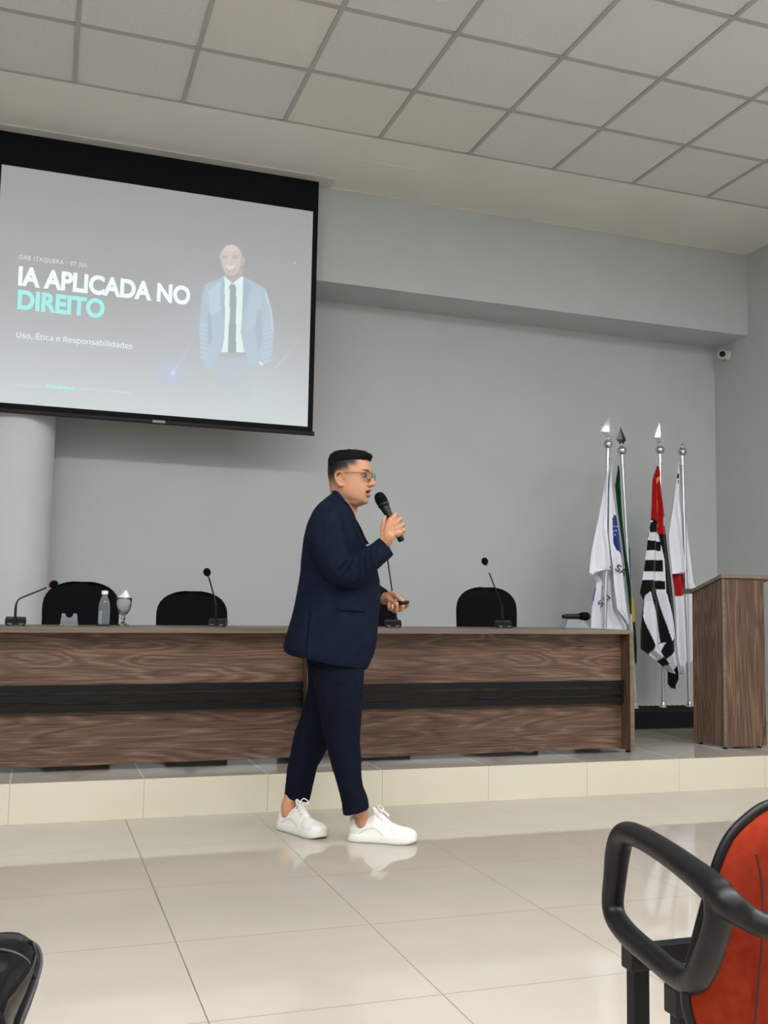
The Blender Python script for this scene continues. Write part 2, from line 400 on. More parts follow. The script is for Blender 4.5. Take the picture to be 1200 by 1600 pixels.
glow(460, 411, .005, (230, 235, 245), 1); glow(245, 609, .004, (225, 235, 245), .8)
# man in the slide (scale of crop: 6.154 px per px, origin 290,370)
def cp(*pts): return [SC(290+a/6.156, 370+b/6.154) for a, b in pts]
fade = None
suit = cp((375, 375), (300, 415), (185, 455), (160, 560), (140, 760), (130, 900), (140, 1060), (150, 1180), (190, 1280), (250, 1290), (300, 1200), (340, 1100), (375, 900), (540, 900), (570, 1120), (610, 1230), (660, 1250), (740, 1240), (800, 1210), (840, 1050), (850, 900), (830, 720), (780, 540), (765, 495), (680, 450), (560, 385))
blend(inside(suit, X, Zg), (184, 202, 215), .85)
leg = inside(cp((350, 1100), (560, 1100), (610, 1250), (640, 1400), (640, 1600), (290, 1600), (290, 1400), (310, 1200)), X, Zg)
k = (leg*np.clip((SC(350, 635)[1]-Zg)/(SC(350, 635)[1]-SC(350, 560)[1])*1.0, 0, 1)*.55)[..., None]; img = img*(1-k)+lin((186, 198, 214))*k
for pl, c, a in ((((215, 520), (330, 430), (370, 500), (350, 700), (240, 760)), (196, 216, 228), .7), (((640, 500), (700, 470), (740, 620), (700, 800), (600, 900), (570, 800)), (188, 204, 218), .6),
                 (((210, 700), (240, 760), (260, 1000), (215, 1050)), (166, 182, 196), .7), (((690, 700), (730, 720), (740, 1000), (700, 1100), (670, 900)), (172, 184, 200), .7),
                 (((560, 400), (630, 470), (600, 560), (540, 840), (545, 500)), (166, 188, 206), .8), (((375, 390), (330, 500), (330, 620), (375, 850)), (170, 192, 208), .8),
                 (((770, 520), (785, 560), (830, 720), (845, 900), (835, 900), (815, 720), (765, 560)), (208, 220, 230), .9)):
    blend(inside(cp(*pl), X, Zg), c, a)
for z0 in range(830, 1160, 45):
    blend(inside(cp((140, z0), (205, z0+22), (210, z0+34), (140, z0+14)), X, Zg), (202, 218, 228), .7)
    blend(inside(cp((740, z0+60), (835, z0+30), (835, z0+44), (740, z0+76)), X, Zg), (198, 212, 224), .6)
blend(inside(cp((372, 375), (450, 450), (552, 370), (548, 700), (530, 900), (545, 1000), (568, 1110), (345, 1110), (372, 960), (378, 700)), X, Zg), (228, 242, 240), 1)
blend(inside(cp((432, 455), (475, 455), (488, 500), (484, 760), (486, 1125), (405, 1125), (422, 760), (428, 500), (412, 490)), X, Zg), (166, 176, 178), 1)
blend(inside(cp((340, 1110), (570, 1110), (590, 1160), (330, 1160)), X, Zg), (178, 186, 188), .8)
hd = cp(*[(438+105*math.cos(a)*(.93 if math.sin(a) > 0 else 1), 205+(130 if math.sin(a) < 0 else 168)*math.sin(a)) for a in np.linspace(0, 2*PI, 40)[:-1]])
blend(inside(cp((375, 300), (550, 290), (548, 370), (455, 448), (378, 378)), X, Zg), (190, 182, 180), 1)
blend(inside(hd, X, Zg), (211, 201, 197), 1)
blend(inside(cp((520, 195), (560, 185), (575, 220), (560, 275), (535, 285)), X, Zg), (198, 184, 180), 1)
blend(inside(cp((365, 130), (400, 85), (470, 82), (500, 120), (440, 150)), X, Zg), (222, 212, 206), .8)
blend(inside(cp((345, 185), (395, 170), (420, 190), (395, 215), (350, 212)), X, Zg), (190, 180, 178), .8)
blend(inside(cp((435, 185), (480, 165), (520, 178), (510, 208), (450, 212)), X, Zg), (192, 182, 180), .8)
blend(inside(cp((412, 185), (428, 185), (445, 245), (405, 250)), X, Zg), (216, 203, 198), .8)
blend(inside(cp((385, 275), (430, 285), (480, 270), (455, 315), (410, 318)), X, Zg), (228, 224, 222), .9)
blend(inside(cp((375, 300), (410, 318), (455, 316), (490, 290), (470, 345), (400, 350)), X, Zg), (186, 172, 170), .5)
for sx in (370, 480):
    c = SC(290+sx/6.156, 370+200/6.154); d = abs(np.hypot((X-c[0])/.030, (Zg-c[1])/.022)-1); blend(d < .12, (222, 216, 210), .5)
blend(inside(cp((712, 1195), (745, 1225), (730, 1240), (712, 1215)), X, Zg), (245, 248, 250), 1)
# soft anti-alias
for _ in range(1):
    img[1:-1, 1:-1] = img[1:-1, 1:-1]*.5+(img[:-2, 1:-1]+img[2:, 1:-1]+img[1:-1, :-2]+img[1:-1, 2:])*.125
me = bpy.data.meshes.new('slide'); yy = np.full(X.size, -.0006)
vv = np.stack([X.ravel()-SO.x, yy, Zg.ravel()-SO.z], 1)
idx = np.arange(X.size).reshape(X.shape); fc = np.stack([idx[:-1, :-1], idx[:-1, 1:], idx[1:, 1:], idx[1:, :-1]], -1).reshape(-1, 4)
me.from_pydata(vv.tolist(), [], fc.tolist())
SCREEN_DIFF, SCREEN_EMIT, AMB = .20, 1.0, .115
M_SLIDE = mat('projected_slide', (128, 128, 128), .9, spec=.1)
n = N(M_SLIDE, 'ShaderNodeAttribute'); n.attribute_name = 'Col'
bs = bsdf(M_SLIDE); LK(M_SLIDE, n.outputs['Color'], bs.inputs['Emission Color']); bs.inputs['Emission Strength'].default_value = SCREEN_EMIT
bs.inputs['Base Color'].default_value = (SCREEN_DIFF,)*3+(1,)
o = mkobj('slide_image', me, M_SLIDE, scr); set_col(me, np.maximum(img.reshape(-1, 3)-AMB, 0))
def glowmat(name, c, e):
    m = mat(name, c, .9, spec=.1); b = bsdf(m); b.inputs['Base Color'].default_value = (SCREEN_DIFF,)*3+(1,)
    b.inputs['Emission Color'].default_value = (*[max(0, v*e-AMB) for v in srgb(c)[:3]], 1); b.inputs['Emission Strength'].default_value = 1; return m
M_TW = glowmat('slide_white_text', (242, 252, 252), 1.0); M_TC = glowmat('slide_cyan_text', (168, 240, 238), 1.0); M_TG = glowmat('slide_faint_text', (218, 224, 228), 1.0); M_TG2 = glowmat('slide_small_text', (226, 230, 234), 1.0)
def stext(name, s, m, p0, p1, caph_px, bold=0, spacing=1.0, sans=True):
    a, b = onY(*p0, YSC), onY(*p1, YSC); h = caph_px/222.
    text_mesh(name, s, m, scr, Vector((a.x, YSC-.0012, a.z))-SO, (1, 0, 0), (0, 0, 1), height=h, width=b.x-a.x, bold=bold, depth=.0004, spacing=spacing, sans=sans)
stext('slide_heading', 'IA APLICADA NO', M_TW, (28, 444.5), (297, 470), 26, .13, sans=False)
stext('slide_heading', 'DIREITO', M_TC, (27, 481.5), (163, 492), 26, .13, sans=False)
stext('slide_caption', 'OAB ITAQUERA · 07 JUL', M_TG2, (29, 404.5), (137, 414.5), 6.2, .03, 1.25, sans=False)
stext('slide_subtitle', 'Uso, Ética e Responsabilidades', M_TW, (25.5, 527), (207, 541.5), 9.5, .0)
stext('slide_footer', 'Fabio Cabral ·', M_TG, (23, 603), (64, 605), 5.5)
stext('slide_footer', 'fabiocabral.pro', M_TC, (71, 605.5), (117, 608), 5.5, .05)
stext('slide_footer', '· Direito Digital, IA ao extremo', M_TG, (121, 608.5), (207, 614), 5.0)

# ================================================================== TABLES
YT = 5.067; TSL = .0064; TX0 = 1.5; TZ0 = .889   # slight rise to the right
def ztab(x): return TZ0+(x-TX0)*TSL
def table(x0, x1, label):
    t = thing('conference_table', (x0, YT, HS), label, 'table', rot=(0, -TSL, 0))
    zt = ztab(x0)-HS; W = x1-x0
    mkobj('tabletop', B(0, W, -.004, .66, zt-.025, zt, .001), M_EDGE, t)
    for a in (0, W-.025):
        e = mkobj('end_panel', B(a, a+.025, 0, .64, .012, zt-.025), [M_WOODV], t)
        mkobj('edge_band', B(a-.0006, a+.0256, -.0012, .003, .012, zt-.025), M_EDGE, e)
        for yy in (.05, .6):
            mkobj('foot', L_([(.016, 0), (.017, .006), (.008, .012), (.008, .014)], (a+.0125, yy, -.0005), 16), M_BLACKP, t)
    mkobj('front_panel', B(.025, W-.025, .098, .116, .02, zt-.025), M_WOODH, t)
    for zc in (.395, .345, .298):
        zl = zc
        mkobj('black_strip', B(.025, W-.025, .066, .098, zl-.0165, zl+.0165, .001), M_BLACKM, t)
    return t
table(-1.25, 1.374, 'long walnut conference table with three black strips, left of the speaker')
table(1.380, 3.315, 'walnut conference table with three black strips, right of the speaker beside the flags')

# ---- gooseneck microphones
M_FOAM = noisy(mat('black_foam', (10, 10, 11), .95, spec=.1), (6, 6, 7), (16, 16, 18), 300, bump=.4, dist=.001)
def gooseneck(px, Y, bend, label, rot=0, w=.10):
    c = onY(px, 978, Y); z = ztab(c.x)+.001; t = thing('gooseneck_microphone', (c.x, Y, z), label, 'microphone', rot=(0, 0, rot))
    prof = [(-.05, .004), (-.05, .016), (-.02, .034), (.02, .044), (.06, .044), (.065, .004)]
    bm = bmesh.new(); prism(bm, prof, -w/2, w/2, lambda u, v, a: Vector((a, u, v)))
    bmesh.ops.bevel(bm, geom=bm.edges[:], offset=.004, segments=2, affect='EDGES')
    mkobj('base', bm, M_BLACKP, t)
    for s in (-1, 1): mkobj('button', B(s*w*.27-.011, s*w*.27+.011, -.0535, -.048, .005, .013, .001), mat('grey_button', (95, 98, 100), .5) if 'grey_button' not in MATS else MATS['grey_button'], t)
    for s in (-1, 1):
        for yy in (-.035, .045): mkobj('foot', L_([(.006, 0), (.006, .005)], (s*w*.38, yy, -.0005), 10), M_BLACKP, t)
    # neck points given as pixel positions at this depth
    cr, sr = math.cos(-rot), math.sin(-rot)
    def loc(p, dy=0):
        v = onY(p[0], p[1], Y+dy)-Vector((c.x, Y, z)); return Vector((v.x*cr-v.y*sr, v.x*sr+v.y*cr, v.z))
    P = [loc(p, dy) for *p, dy in bend]
    mkobj('neck', T_([(*p, .0042 if i > 1 else .0062) for i, p in enumerate(P[:-1])]+[(*(P[-2]+(P[-1]-P[-2])*.5), .0042)], 10, 6), M_BLACKP, t, True)
    d = (P[-1]-P[-2]).normalized()
    mkobj('light_ring', L_([(.006, -.010), (.0095, -.004), (.0095, .002), (.007, .004)], P[-1]-d*.018, 16, d), M_RED, t, True)
    bm = bmesh.new(); ball(bm, P[-1], .0205, 20, (1, 1, 1.12), d.to_track_quat('Z', 'Y').to_matrix())
    mkobj('windscreen', bm, M_FOAM, t, True)
    return t
gooseneck(24, 5.42, [(24, 966, 0), (24.5, 950, 0), (27, 940, 0), (34, 934, 0), (60, 923.5, 0), (84, 913, 0)], 'gooseneck microphone bent low to the right, at far left of table')
gooseneck(340, 5.42, [(337, 966, 0), (337, 945, 0), (334, 930, 0), (329, 912, 0), (323.5, 894, 0)], 'gooseneck microphone in front of the second chair, left of the speaker', rot=-.3, w=.095)
gooseneck(614, 5.42, [(618, 966, 0), (618, 958, 0), (613, 925, 0), (606, 878, 0), (601, 850, 0)], 'gooseneck microphone directly behind the speaker\'s hands', rot=-.3, w=.095)
gooseneck(787, 5.42, [(785, 966, 0), (784.5, 950, 0), (781, 938, 0), (772, 915, 0), (757.5, 877, 0)], 'gooseneck microphone in front of the lone chair right of the speaker', rot=-.3, w=.095)

# ---- acrylic stands, bottle, glass, spare microphone
c = onY(107.5, 980, 5.45)
t = thing('acrylic_stand', (c.x, 5.45, ztab(c.x)), 'empty clear acrylic microphone stand with curved notch, left on table', 'stand')
arc = [(.018*math.cos(a), .062+.018*math.sin(a)-.0) for a in np.linspace(0, -PI, 12)]
arc = [(.020*math.cos(a), .064+.022*math.sin(a)) for a in np.linspace(0, -PI, 14)]
pr = [(-.045, 0), (.045, 0), (.037, .064)]+arc+[(-.037, .064)]
bm = bmesh.new(); prism(bm, pr, 0, .004, lambda u, v, a: Vector((u, -.03+a+v*.3, v))); mkobj('plate', bm, M_ACRYL, t)
bm = bmesh.new(); prism(bm, pr, 0, .004, lambda u, v, a: Vector((u, .03+a-v*.3, v))); mkobj('plate', bm, M_ACRYL, t)
mkobj('crossbar', B(-.041, .041, -.018, .018, .024, .028), M_ACRYL, t)
c = onY(161.5, 979, 5.50); z = ztab(c.x)
t = thing('water_bottle', (c.x, 5.50, z), 'small clear plastic water bottle with white cap on table', 'bottle')
mkobj('saucer', L_([(.0, 0), (.036, 0), (.04, .003), (.0, .003)], (0, 0, 0), 32), M_BLACKP, t, True)
bp_ = [(.0, .003), (.028, .003), (.0305, .008), (.0295, .02), (.031, .034), (.0295, .05), (.031, .068), (.0302, .09), (.028, .115), (.021, .14), (.0135, .155), (.0125, .168)]
mkobj('bottle_body', L_(bp_+[(.0115, .168), (.0125, .155), (.020, .14), (.027, .115), (.029, .09), (.0295, .068), (.028, .05), (.0295, .034), (.028, .02), (.029, .008), (.0, .005)], (0, 0, 0), 32, cap=False), mat('clear_plastic', (235, 242, 245), .08, Transmission_Weight=.9, IOR=1.25), t, True)
mkobj('water', L_([(.0, .0055), (.0282, .0085), (.0274, .02), (.0288, .034), (.0274, .05), (.0288, .068), (.028, .082), (0, .082)], (0, 0, 0), 32), M_WATER, t, True)
mkobj('cap', L_([(.0, .186), (.0155, .185), (.0165, .181), (.0165, .166), (.0, .166)], (0, 0, 0), 24), M_PAPER, t, False)
c = onY(192, 979, 5.50); z = ztab(c.x)
t = thing('glass_goblet', (c.x, 5.50, z), 'cut glass goblet holding a folded white napkin', 'glass')
gp = [(0, 0), (.034, 0), (.034, .004), (.018, .012), (.008, .02), (.0075, .03), (.014, .038), (.0075, .046), (.008, .052), (.022, .064), (.034, .085), (.040, .11), (.042, .145), (.0425, .150), (.0395, .150), (.038, .125), (.034, .1), (.026, .078), (.012, .066), (0, .063)]
bm = L_(gp, (0, 0, 0), 28, cap=False)
for v_ in bm.verts:
    if .058 < v_.co.z < .115:
        a = math.atan2(v_.co.y, v_.co.x); k = 1+.035*math.cos(14*a+v_.co.z*160); v_.co.x *= k; v_.co.y *= k
mkobj('goblet_glass', bm, M_GLASS, t, True)
bm = bmesh.new(); nn = 20
rr = [[Vector(((r*(1+.16*math.cos(3*th+k)+.09*math.cos(7*th))*math.cos(th)+ox), (r*(1+.1*math.sin(5*th))*math.sin(th)), z_)) for th in [2*PI*i/nn for i in range(nn)]] for k, (r, z_, ox) in enumerate([(.012, .072, 0), (.026, .09, 0), (.032, .115, 0), (.033, .14, .002), (.026, .158, .004), (.014, .175, .006), (.003, .19, .008)])]
skin_rings(bm, rr); mkobj('napkin', bm, M_PAPER, t, True)
c = onY(898, 980, 5.45); z = ztab(c.x)
t = thing('acrylic_stand', (c.x, 5.45, z), 'clear acrylic stand under the spare microphone at table\'s right end', 'stand')
bm = bmesh.new()
for sy in (-1, 1):
    prism(bm, [(-.088, 0), (.088, 0), (.052, .05), (-.058, .05)], 0, .004, lambda u, v, a: Vector((u, sy*(.035-v*.35)+a*sy, v)))
mkobj('plate', bm, M_ACRYL, t)
mkobj('cradle', B(-.058, .052, -.016, .016, .05, .054), M_ACRYL, t)
t2 = thing('handheld_microphone', (c.x, 5.45, z+.0545), 'spare black handheld microphone lying on the clear stand', 'microphone')
d = Vector((1, -.05, .02)).normalized(); a0 = Vector((-.085, 0, .017))
mkobj('handle', L_([(0, 0), (.0125, .001), (.013, .012), (.0155, .03), (.0165, .1), (.0175, .13)], a0, 24, d), M_BLACKP, t2, True)
mkobj('grille', L_([(.0175, .13), (.0245, .15), (.0265, .17), (.025, .188), (.017, .2), (0, .203)], a0-d*.02, 24, d), M_FOAM, t2, True)

# ---- office chairs behind the table
def office_chair():
    t = thing('office_chair', (0, 0, 0), 'x', 'chair')
    ny, nx = 14, 22; H0, H1 = .42, .965; bm = bmesh.new(); grid = []
    def half(z):      # half width by height, rounded upper corners
        if z < .80: return .205+.008*(z-.42)/.38
        k = (z-.80)/(.965-.80); return .213*(1-k**2.6)**.42 if k < 1 else .0
    zs = list(np.linspace(H0, .80, 8))+[.83, .86, .89, .915, .935, .95, .958, .963]
    fr, bk = [], []
    for side in (0, 1):
        rows = []
        for z in zs:
            hw = max(half(z), .02); r = []
            for i in range(nx):
                s = -1+2*i/(nx-1); x = hw*s
                edge = (1-abs(s)**4)*(1 if z < .93 else .5)
                y = .10*s*s*-.5 + .04*(z-.42) + (-.028*edge if side == 0 else .028*edge+.012)
                r.append(bm.verts.new((x, y, z)))
            rows.append(r)
        for a, b in zip(rows, rows[1:]):
            for i in range(nx-1): bm.faces.new((a[i], a[i+1], b[i+1], b[i]))
        (fr if side == 0 else bk).extend(rows)
    def stitch(A, Bq):
        for i in range(len(A)-1): bm.faces.new((A[i], A[i+1], Bq[i+1], Bq[i]))
    stitch([r[0] for r in fr], [r[0] for r in bk]); stitch([r[-1] for r in fr], [r[-1] for r in bk]); stitch(fr[0], bk[0]); stitch(fr[-1], bk[-1])
    mkobj('backrest', bm, M_BLACKF, t, True)
    mkobj('seat', B(-.23, .23, -.42, .03, .40, .48, .03), M_BLACKF, t)
    mkobj('back_bracket', T_([(0, -.1, .40, .02), (0, .06, .39, .02), (0, .085, .5, .02), (0, .06, .62, .02)], 10, 4), M_BLACKM, t, True)
    mkobj('column', L_([(.028, .07), (.028, .25), (.018, .25), (.018, .40)], (0, -.19, 0), 20), M_BLACKM, t)
    for k in range(5):
        a = 2*PI*k/5+.3; e = Vector((.27*math.cos(a), -.19+.27*math.sin(a), .06))
        mkobj('leg', T_([(0, -.19, .10, .022), (*e, .015)], 10, 1), M_BLACKM, t, True)
        bm = bmesh.new(); ball(bm, e+Vector((0, 0, -.032)), .028, 14, (.6, 1, 1)); mkobj('caster', bm, M_BLACKP, t, True)
    return t
ch = office_chair(); first = True
for px0, px1, ptop, lab in ((64, 185, 908, 'black office chair with rounded back beside the round column, leftmost'), (243, 354, 923, 'black office chair between the goblet and the speaker'),
                      (520, 620, 935, 'black office chair mostly hidden behind the speaker'), (712, 806, 917, 'black office chair alone right of the speaker')):
    a, b = onY(px0, 981, 5.98), onY(px1, 981, 5.98); tp = onY((px0+px1)/2, ptop, 5.98)
    o = ch if first else copy_tree(ch); first = False
    o.location = ((a.x+b.x)/2, 6.0, HS); sx = (b.x-a.x)/.426; sz = (tp.z-HS)/.965
    o.scale = (sx, min(1, sx), sz); o['label'] = lab; o['group'] = 'black office chairs behind the table'

# ================================================================== LECTERN
t = thing('lectern', (4.018, 5.170, HS), 'tall walnut lectern with sloping top at the right edge', 'lectern')
D_, W_ = .30, .317
sp = [(0, .015), (D_, .015), (D_, .955), (0, 1.045)]
bm = bmesh.new(); prism(bm, sp, 0, .018, lambda u, v, a: Vector((a, u, v))); mkobj('side_panel', bm, M_WOODV, t)
bm = bmesh.new(); prism(bm, sp, W_-.018, W_, lambda u, v, a: Vector((a, u, v))); mkobj('side_panel', bm, M_WOODV, t)
mkobj('front_panel', B(.018, W_-.018, .0005, .018, .013, 1.043), M_WOODV, t)
mkobj('edge_band', B(0, .0185, -.001, .0005, .015, 1.045), M_EDGE, t)
mkobj('shelf', B(.018, W_-.018, .018, D_-.01, .5, .518), M_WOODV, t)
sl_ = (.955-1.045)/D_
bm = bmesh.new(); prism(bm, [(-.012, 1.049), (D_+.005, 1.045+sl_*(D_+.005)), (D_+.005, 1.045+sl_*(D_+.005)+.022), (-.012, 1.071)], -.014, W_+.05, lambda u, v, a: Vector((a, u, v))); mkobj('reading_top', bm, M_EDGE, t)
mkobj('ledge', B(-.014, W_+.05, D_+.0, D_+.09, .953, .985), M_EDGE, t)
for a in (.03, W_-.03):
    for yy in (.03, D_-.03): mkobj('foot', L_([(.014, 0), (.014, .006), (.006, .008), (.006, .016)], (a, yy, -.0005), 14), M_BLACKP, t)

# ================================================================== FLAGS
t = thing('flag_stand', (4.27, 6.19, HS), 'long low black box holding the four flag poles', 'flag stand')
FB = HS+.125
mkobj('box', B(-.65, .50, 0, .40, 0, FB-HS-.004, .002), M_BLACKM, t)
bm = bmesh.new()
for k in range(24): box(bm, -.645+k*.048, -.640+k*.048, .005, .395, FB-HS-.004, FB-HS)
mkobj('top_ribs', bm, M_BLACKM, t)
M_CLOTH = attr_mat(mat('flag_cloth', (230, 230, 235), .85, spec=.15)); bsdf(M_CLOTH).inputs['Sheen Weight'].default_value = .15
M_CRYS = mat('spear_acrylic', (225, 230, 232), .08, Transmission_Weight=.75, IOR=1.45)
M_DARKM = mat('dark_spear', (70, 74, 74), .25, .8)
M_INK = mat('flag_lettering', (16, 16, 18), .8)

def pole(px_top, py_tip, py_ball, px_bot, Yp, label, spear='flat', px_ball=None, r=.0135):
    a = onY(px_ball or px_top, py_ball, Yp); bt = onY(px_bot, 1108, Yp); base = Vector((bt.x, Yp, FB))
    t = thing('flag', base, label, 'flag', 'flags on poles beside the lectern')
    top = Vector((a.x, Yp, a.z))-base; d = top.normalized(); L = top.length
    mkobj('pole', L_([(r, .0), (r, L-.10), (r*1.15, L-.10), (r*1.15, L-.02)], (0, 0, 0), 18, d), M_STEEL, t, False)
    sharp(t.children[-1], 50)
    mkobj('base_socket', L_([(.030, 0), (.030, .006), (.02, .012), (.018, .04), (.0135, .045)], (0, 0, 0), 20, d), M_CHROME, t, True)
    bm = bmesh.new(); ball(bm, top, .034, 24); ob = mkobj('ball', bm, M_CHROME, t, True)
    tip = onY(px_top, py_tip, Yp)-base; h = (Vector((top.x, top.y, tip.z))-top).length-.03
    wmax = {'wide': .066, 'edge': .018, 'side': .042, 'mid': .046}[spear]
    lo = top+d*.032; kz = h*.34
    ang = {'wide': 0, 'edge': .3, 'side': .9, 'mid': .4}[spear]
    bm = bmesh.new(); U = Vector((math.cos(ang*0), -math.sin(ang*0), 0)); Nn = Vector((0, 1, 0))
    p0 = bm.verts.new(lo+U*0); tp = bm.verts.new(lo+d*h); ws = wmax
    m4 = [bm.verts.new(lo+d*kz+U*ws), bm.verts.new(lo+d*kz+Nn*.014), bm.verts.new(lo+d*kz-U*ws), bm.verts.new(lo+d*kz-Nn*.014)]
    for i in range(4): bm.faces.new((m4[i], m4[(i+1) % 4], tp)); bm.faces.new((m4[(i+1) % 4], m4[i], p0))
    mkobj('spear_finial', bm, [M_CRYS] if spear != 'side' else [M_DARKM], t)
    mkobj('stem', L_([(.012, 0), (.008, .02), (.005, .035)], top+d*.03, 14, d), M_CHROME, t, True)
    mkobj('ring', T_([(*(top-d*.11+Vector((.0145*math.cos(q), .0145*math.sin(q), 0))), .002) for q in np.linspace(0, 2*PI, 14)], 6, 1), M_CHROME, t)
    return t
def span(outline, y):
    xs = []
    n = len(outline)
    for i in range(n):
        x1, y1 = outline[i]; x2, y2 = outline[(i+1) % n]
        if (y1 <= y < y2) or (y2 <= y < y1): xs.append(x1+(x2-x1)*(y-y1)/(y2-y1))
    return (min(xs), max(xs)) if xs else None
def inpoly(pl, x, y):
    r = False; n = len(pl)
    for i in range(n):
        x1, y1 = pl[i]; x2, y2 = pl[(i+1) % n]
        if (y1 > y) != (y2 > y) and x < (x2-x1)*(y-y1)/(y2-y1)+x1: r = not r
    return r
def sheet(outline, base, patches, Yd, amp, nf, ph=0., slope=0., nx=44, step=1.3, s=(1, 0, 0)):
    """a hanging panel of cloth: outline and pattern measured in px, laid at depth Yd with folds"""
    y0 = min(p[1] for p in outline)+.3; y1 = max(p[1] for p in outline)-.3
    rows = []; cols = []
    ny = max(8, int((y1-y0)/step))
    for j in range(ny+1):
        y = y0+(y1-y0)*j/ny; sp_ = span(outline, y)
        if not sp_: continue
        r = []
        for i in range(nx+1):
            u = i/nx; x = sp_[0]+(sp_[1]-sp_[0])*u; v = (y-y0)/(y1-y0)
            dy = 1.5*amp*(.35+.65*v)*math.sin(2*PI*nf*u+ph+1.1*math.sin(3.1*v+ph))+slope*(u-.5)+.006*math.sin(9*v+5*u+ph)
            p = onY(x, y, Yd)+Vector((0, dy, 0)); r.append(p)
            c = base
            for pl, cc in patches:
                if inpoly(pl, x, y): c = cc
            cols.append(lin(c))
        rows.append(r)
    return rows, cols
def cloth(t, sheets):
    for (rows, cols) in sheets:
        vs = [p-Vector(t.location) for r in rows for p in r]; w_ = len(rows[0]); fs = []
        for j in range(len(rows)-1):
            for i in range(w_-1): a = j*w_+i; fs.append((a, a+1, a+w_+1, a+w_))
        me = bpy.data.meshes.new('c'); me.from_pydata(vs, [], fs); set_col(me, np.array(cols))
        o = mkobj('cloth_fold', me, M_CLOTH, t, True)
        so = o.modifiers.new('s', 'SOLIDIFY'); so.thickness = .0018; so.offset = 0
def A(pts, s=3.139, ox=880, oy=630): return [(ox+a/s, oy+b/s) for a, b in pts]
def A2(pts): return A(pts, 4.444, 910, 640)
WHT = (226, 229, 236)
def ftext(t, s, px, py, ang, size, Y, w=None):
    o = onY(px, py, Y); ca, sa = math.cos(ang), math.sin(ang)
    text_mesh('lettering', s, M_INK, t, o-Vector(t.location), (ca, 0, sa), (-sa, 0, ca), height=size, bold=.02, depth=.001, width=w)

f1 = pole(952, 652, 694, 943, 6.30, 'leftmost flag, white with black letters and a blue patch, draped behind the table', 'wide', 950)
foldA = A2([(190, 395), (165, 470), (150, 560), (100, 800), (60, 1020), (45, 1130), (62, 1148), (110, 1128), (215, 1112), (215, 1085), (196, 960), (180, 850), (172, 700), (176, 500)])
foldB = A2([(150, 1050), (60, 1140), (45, 1150), (95, 1200), (78, 1290), (70, 1400), (62, 1560), (60, 1640), (325, 1640), (322, 1500), (250, 1390), (240, 1000), (200, 960)])
foldC = A2([(196, 380), (178, 560), (180, 850), (215, 1090), (225, 1250), (240, 1390), (270, 1420), (322, 1492), (330, 1400), (312, 1240), (292, 1080), (285, 1010), (262, 850), (240, 700), (222, 560), (204, 430)])
cloth(f1, [sheet(foldA, WHT, [], 6.235, .012, 1.2, .4, .02, 30), 
           sheet(foldB, WHT, [(A2([(60, 1200), (97, 1195), (88, 1270), (78, 1340), (60, 1400)]), (30, 52, 140)), (A2([(120, 1215), (140, 1240), (138, 1262)]), (190, 40, 40))], 6.355, .016, 2.2, 1.0, .02, 40),
           sheet(foldC, WHT, [(A2([(200, 760), (222, 728), (250, 735), (275, 800), (300, 1050), (262, 1000), (232, 975), (214, 930)]), (24, 50, 125))], 6.275, .014, 1.0, 2.0, .03, 30)])
o = f1
for (sx_, sy_) in ((222, 810), (235, 840), (226, 870), (240, 812), (222, 842)):
    p = onY(910+sx_/4.444, 640+sy_/4.444, 6.262)-Vector(f1.location)
    bm = bmesh.new(); prism(bm, [((.0065 if k % 2 == 0 else .003)*math.cos(PI*k/5+PI/2), (.0065 if k % 2 == 0 else .003)*math.sin(PI*k/5+PI/2)) for k in range(10)], 0, .001, lambda u, v, a: Vector((u, a, v))+p); mkobj('star', bm, M_PAPER, f1)
ftext(f1, 'SAÍ', 939, 949, .72, .052, 6.325, .11)
ftext(f1, 'SA', 961, 890, -.55, .060, 6.252, .09)
bm = bmesh.new(); ball(bm, onY(953.5, 886, 6.228)-Vector(f1.location), .006, 10, (1, .3, 1)); mkobj('grommet', bm, M_DARKM, f1)

f2 = pole(968.5, 667, 704, 993, 6.36, 'green, yellow and blue flag on the second pole from the left, leaning', 'side', 971.5, r=.0125)
GR = (6, 50, 26)
g1 = A2([(250, 385), (228, 530), (232, 560), (246, 720), (262, 850), (285, 1010), (296, 1080), (318, 1240), (328, 1400), (340, 1420), (332, 1200), (300, 900), (285, 700), (275, 560), (262, 430)])
g2 = A([(318, 700), (326, 715), (334, 880), (342, 935), (352, 980), (356, 1070), (361, 1180), (360, 1268), (350, 1280), (344, 1200), (338, 1110), (326, 1080), (322, 900)])
cloth(f2, [sheet(g1, GR, [], 6.335, .010, 1.0, .3, .02, 16),
           sheet(g2, GR, [(A([(300, 650), (370, 650), (370, 880), (300, 880)]), (52, 84, 140)), (A([(300, 868), (370, 868), (370, 940), (300, 940)]), (200, 205, 205)), (A([(300, 936), (370, 936), (370, 1070), (300, 1075)]), (190, 160, 48))], 6.40, .008, 1.0, .3, .01, 12)])

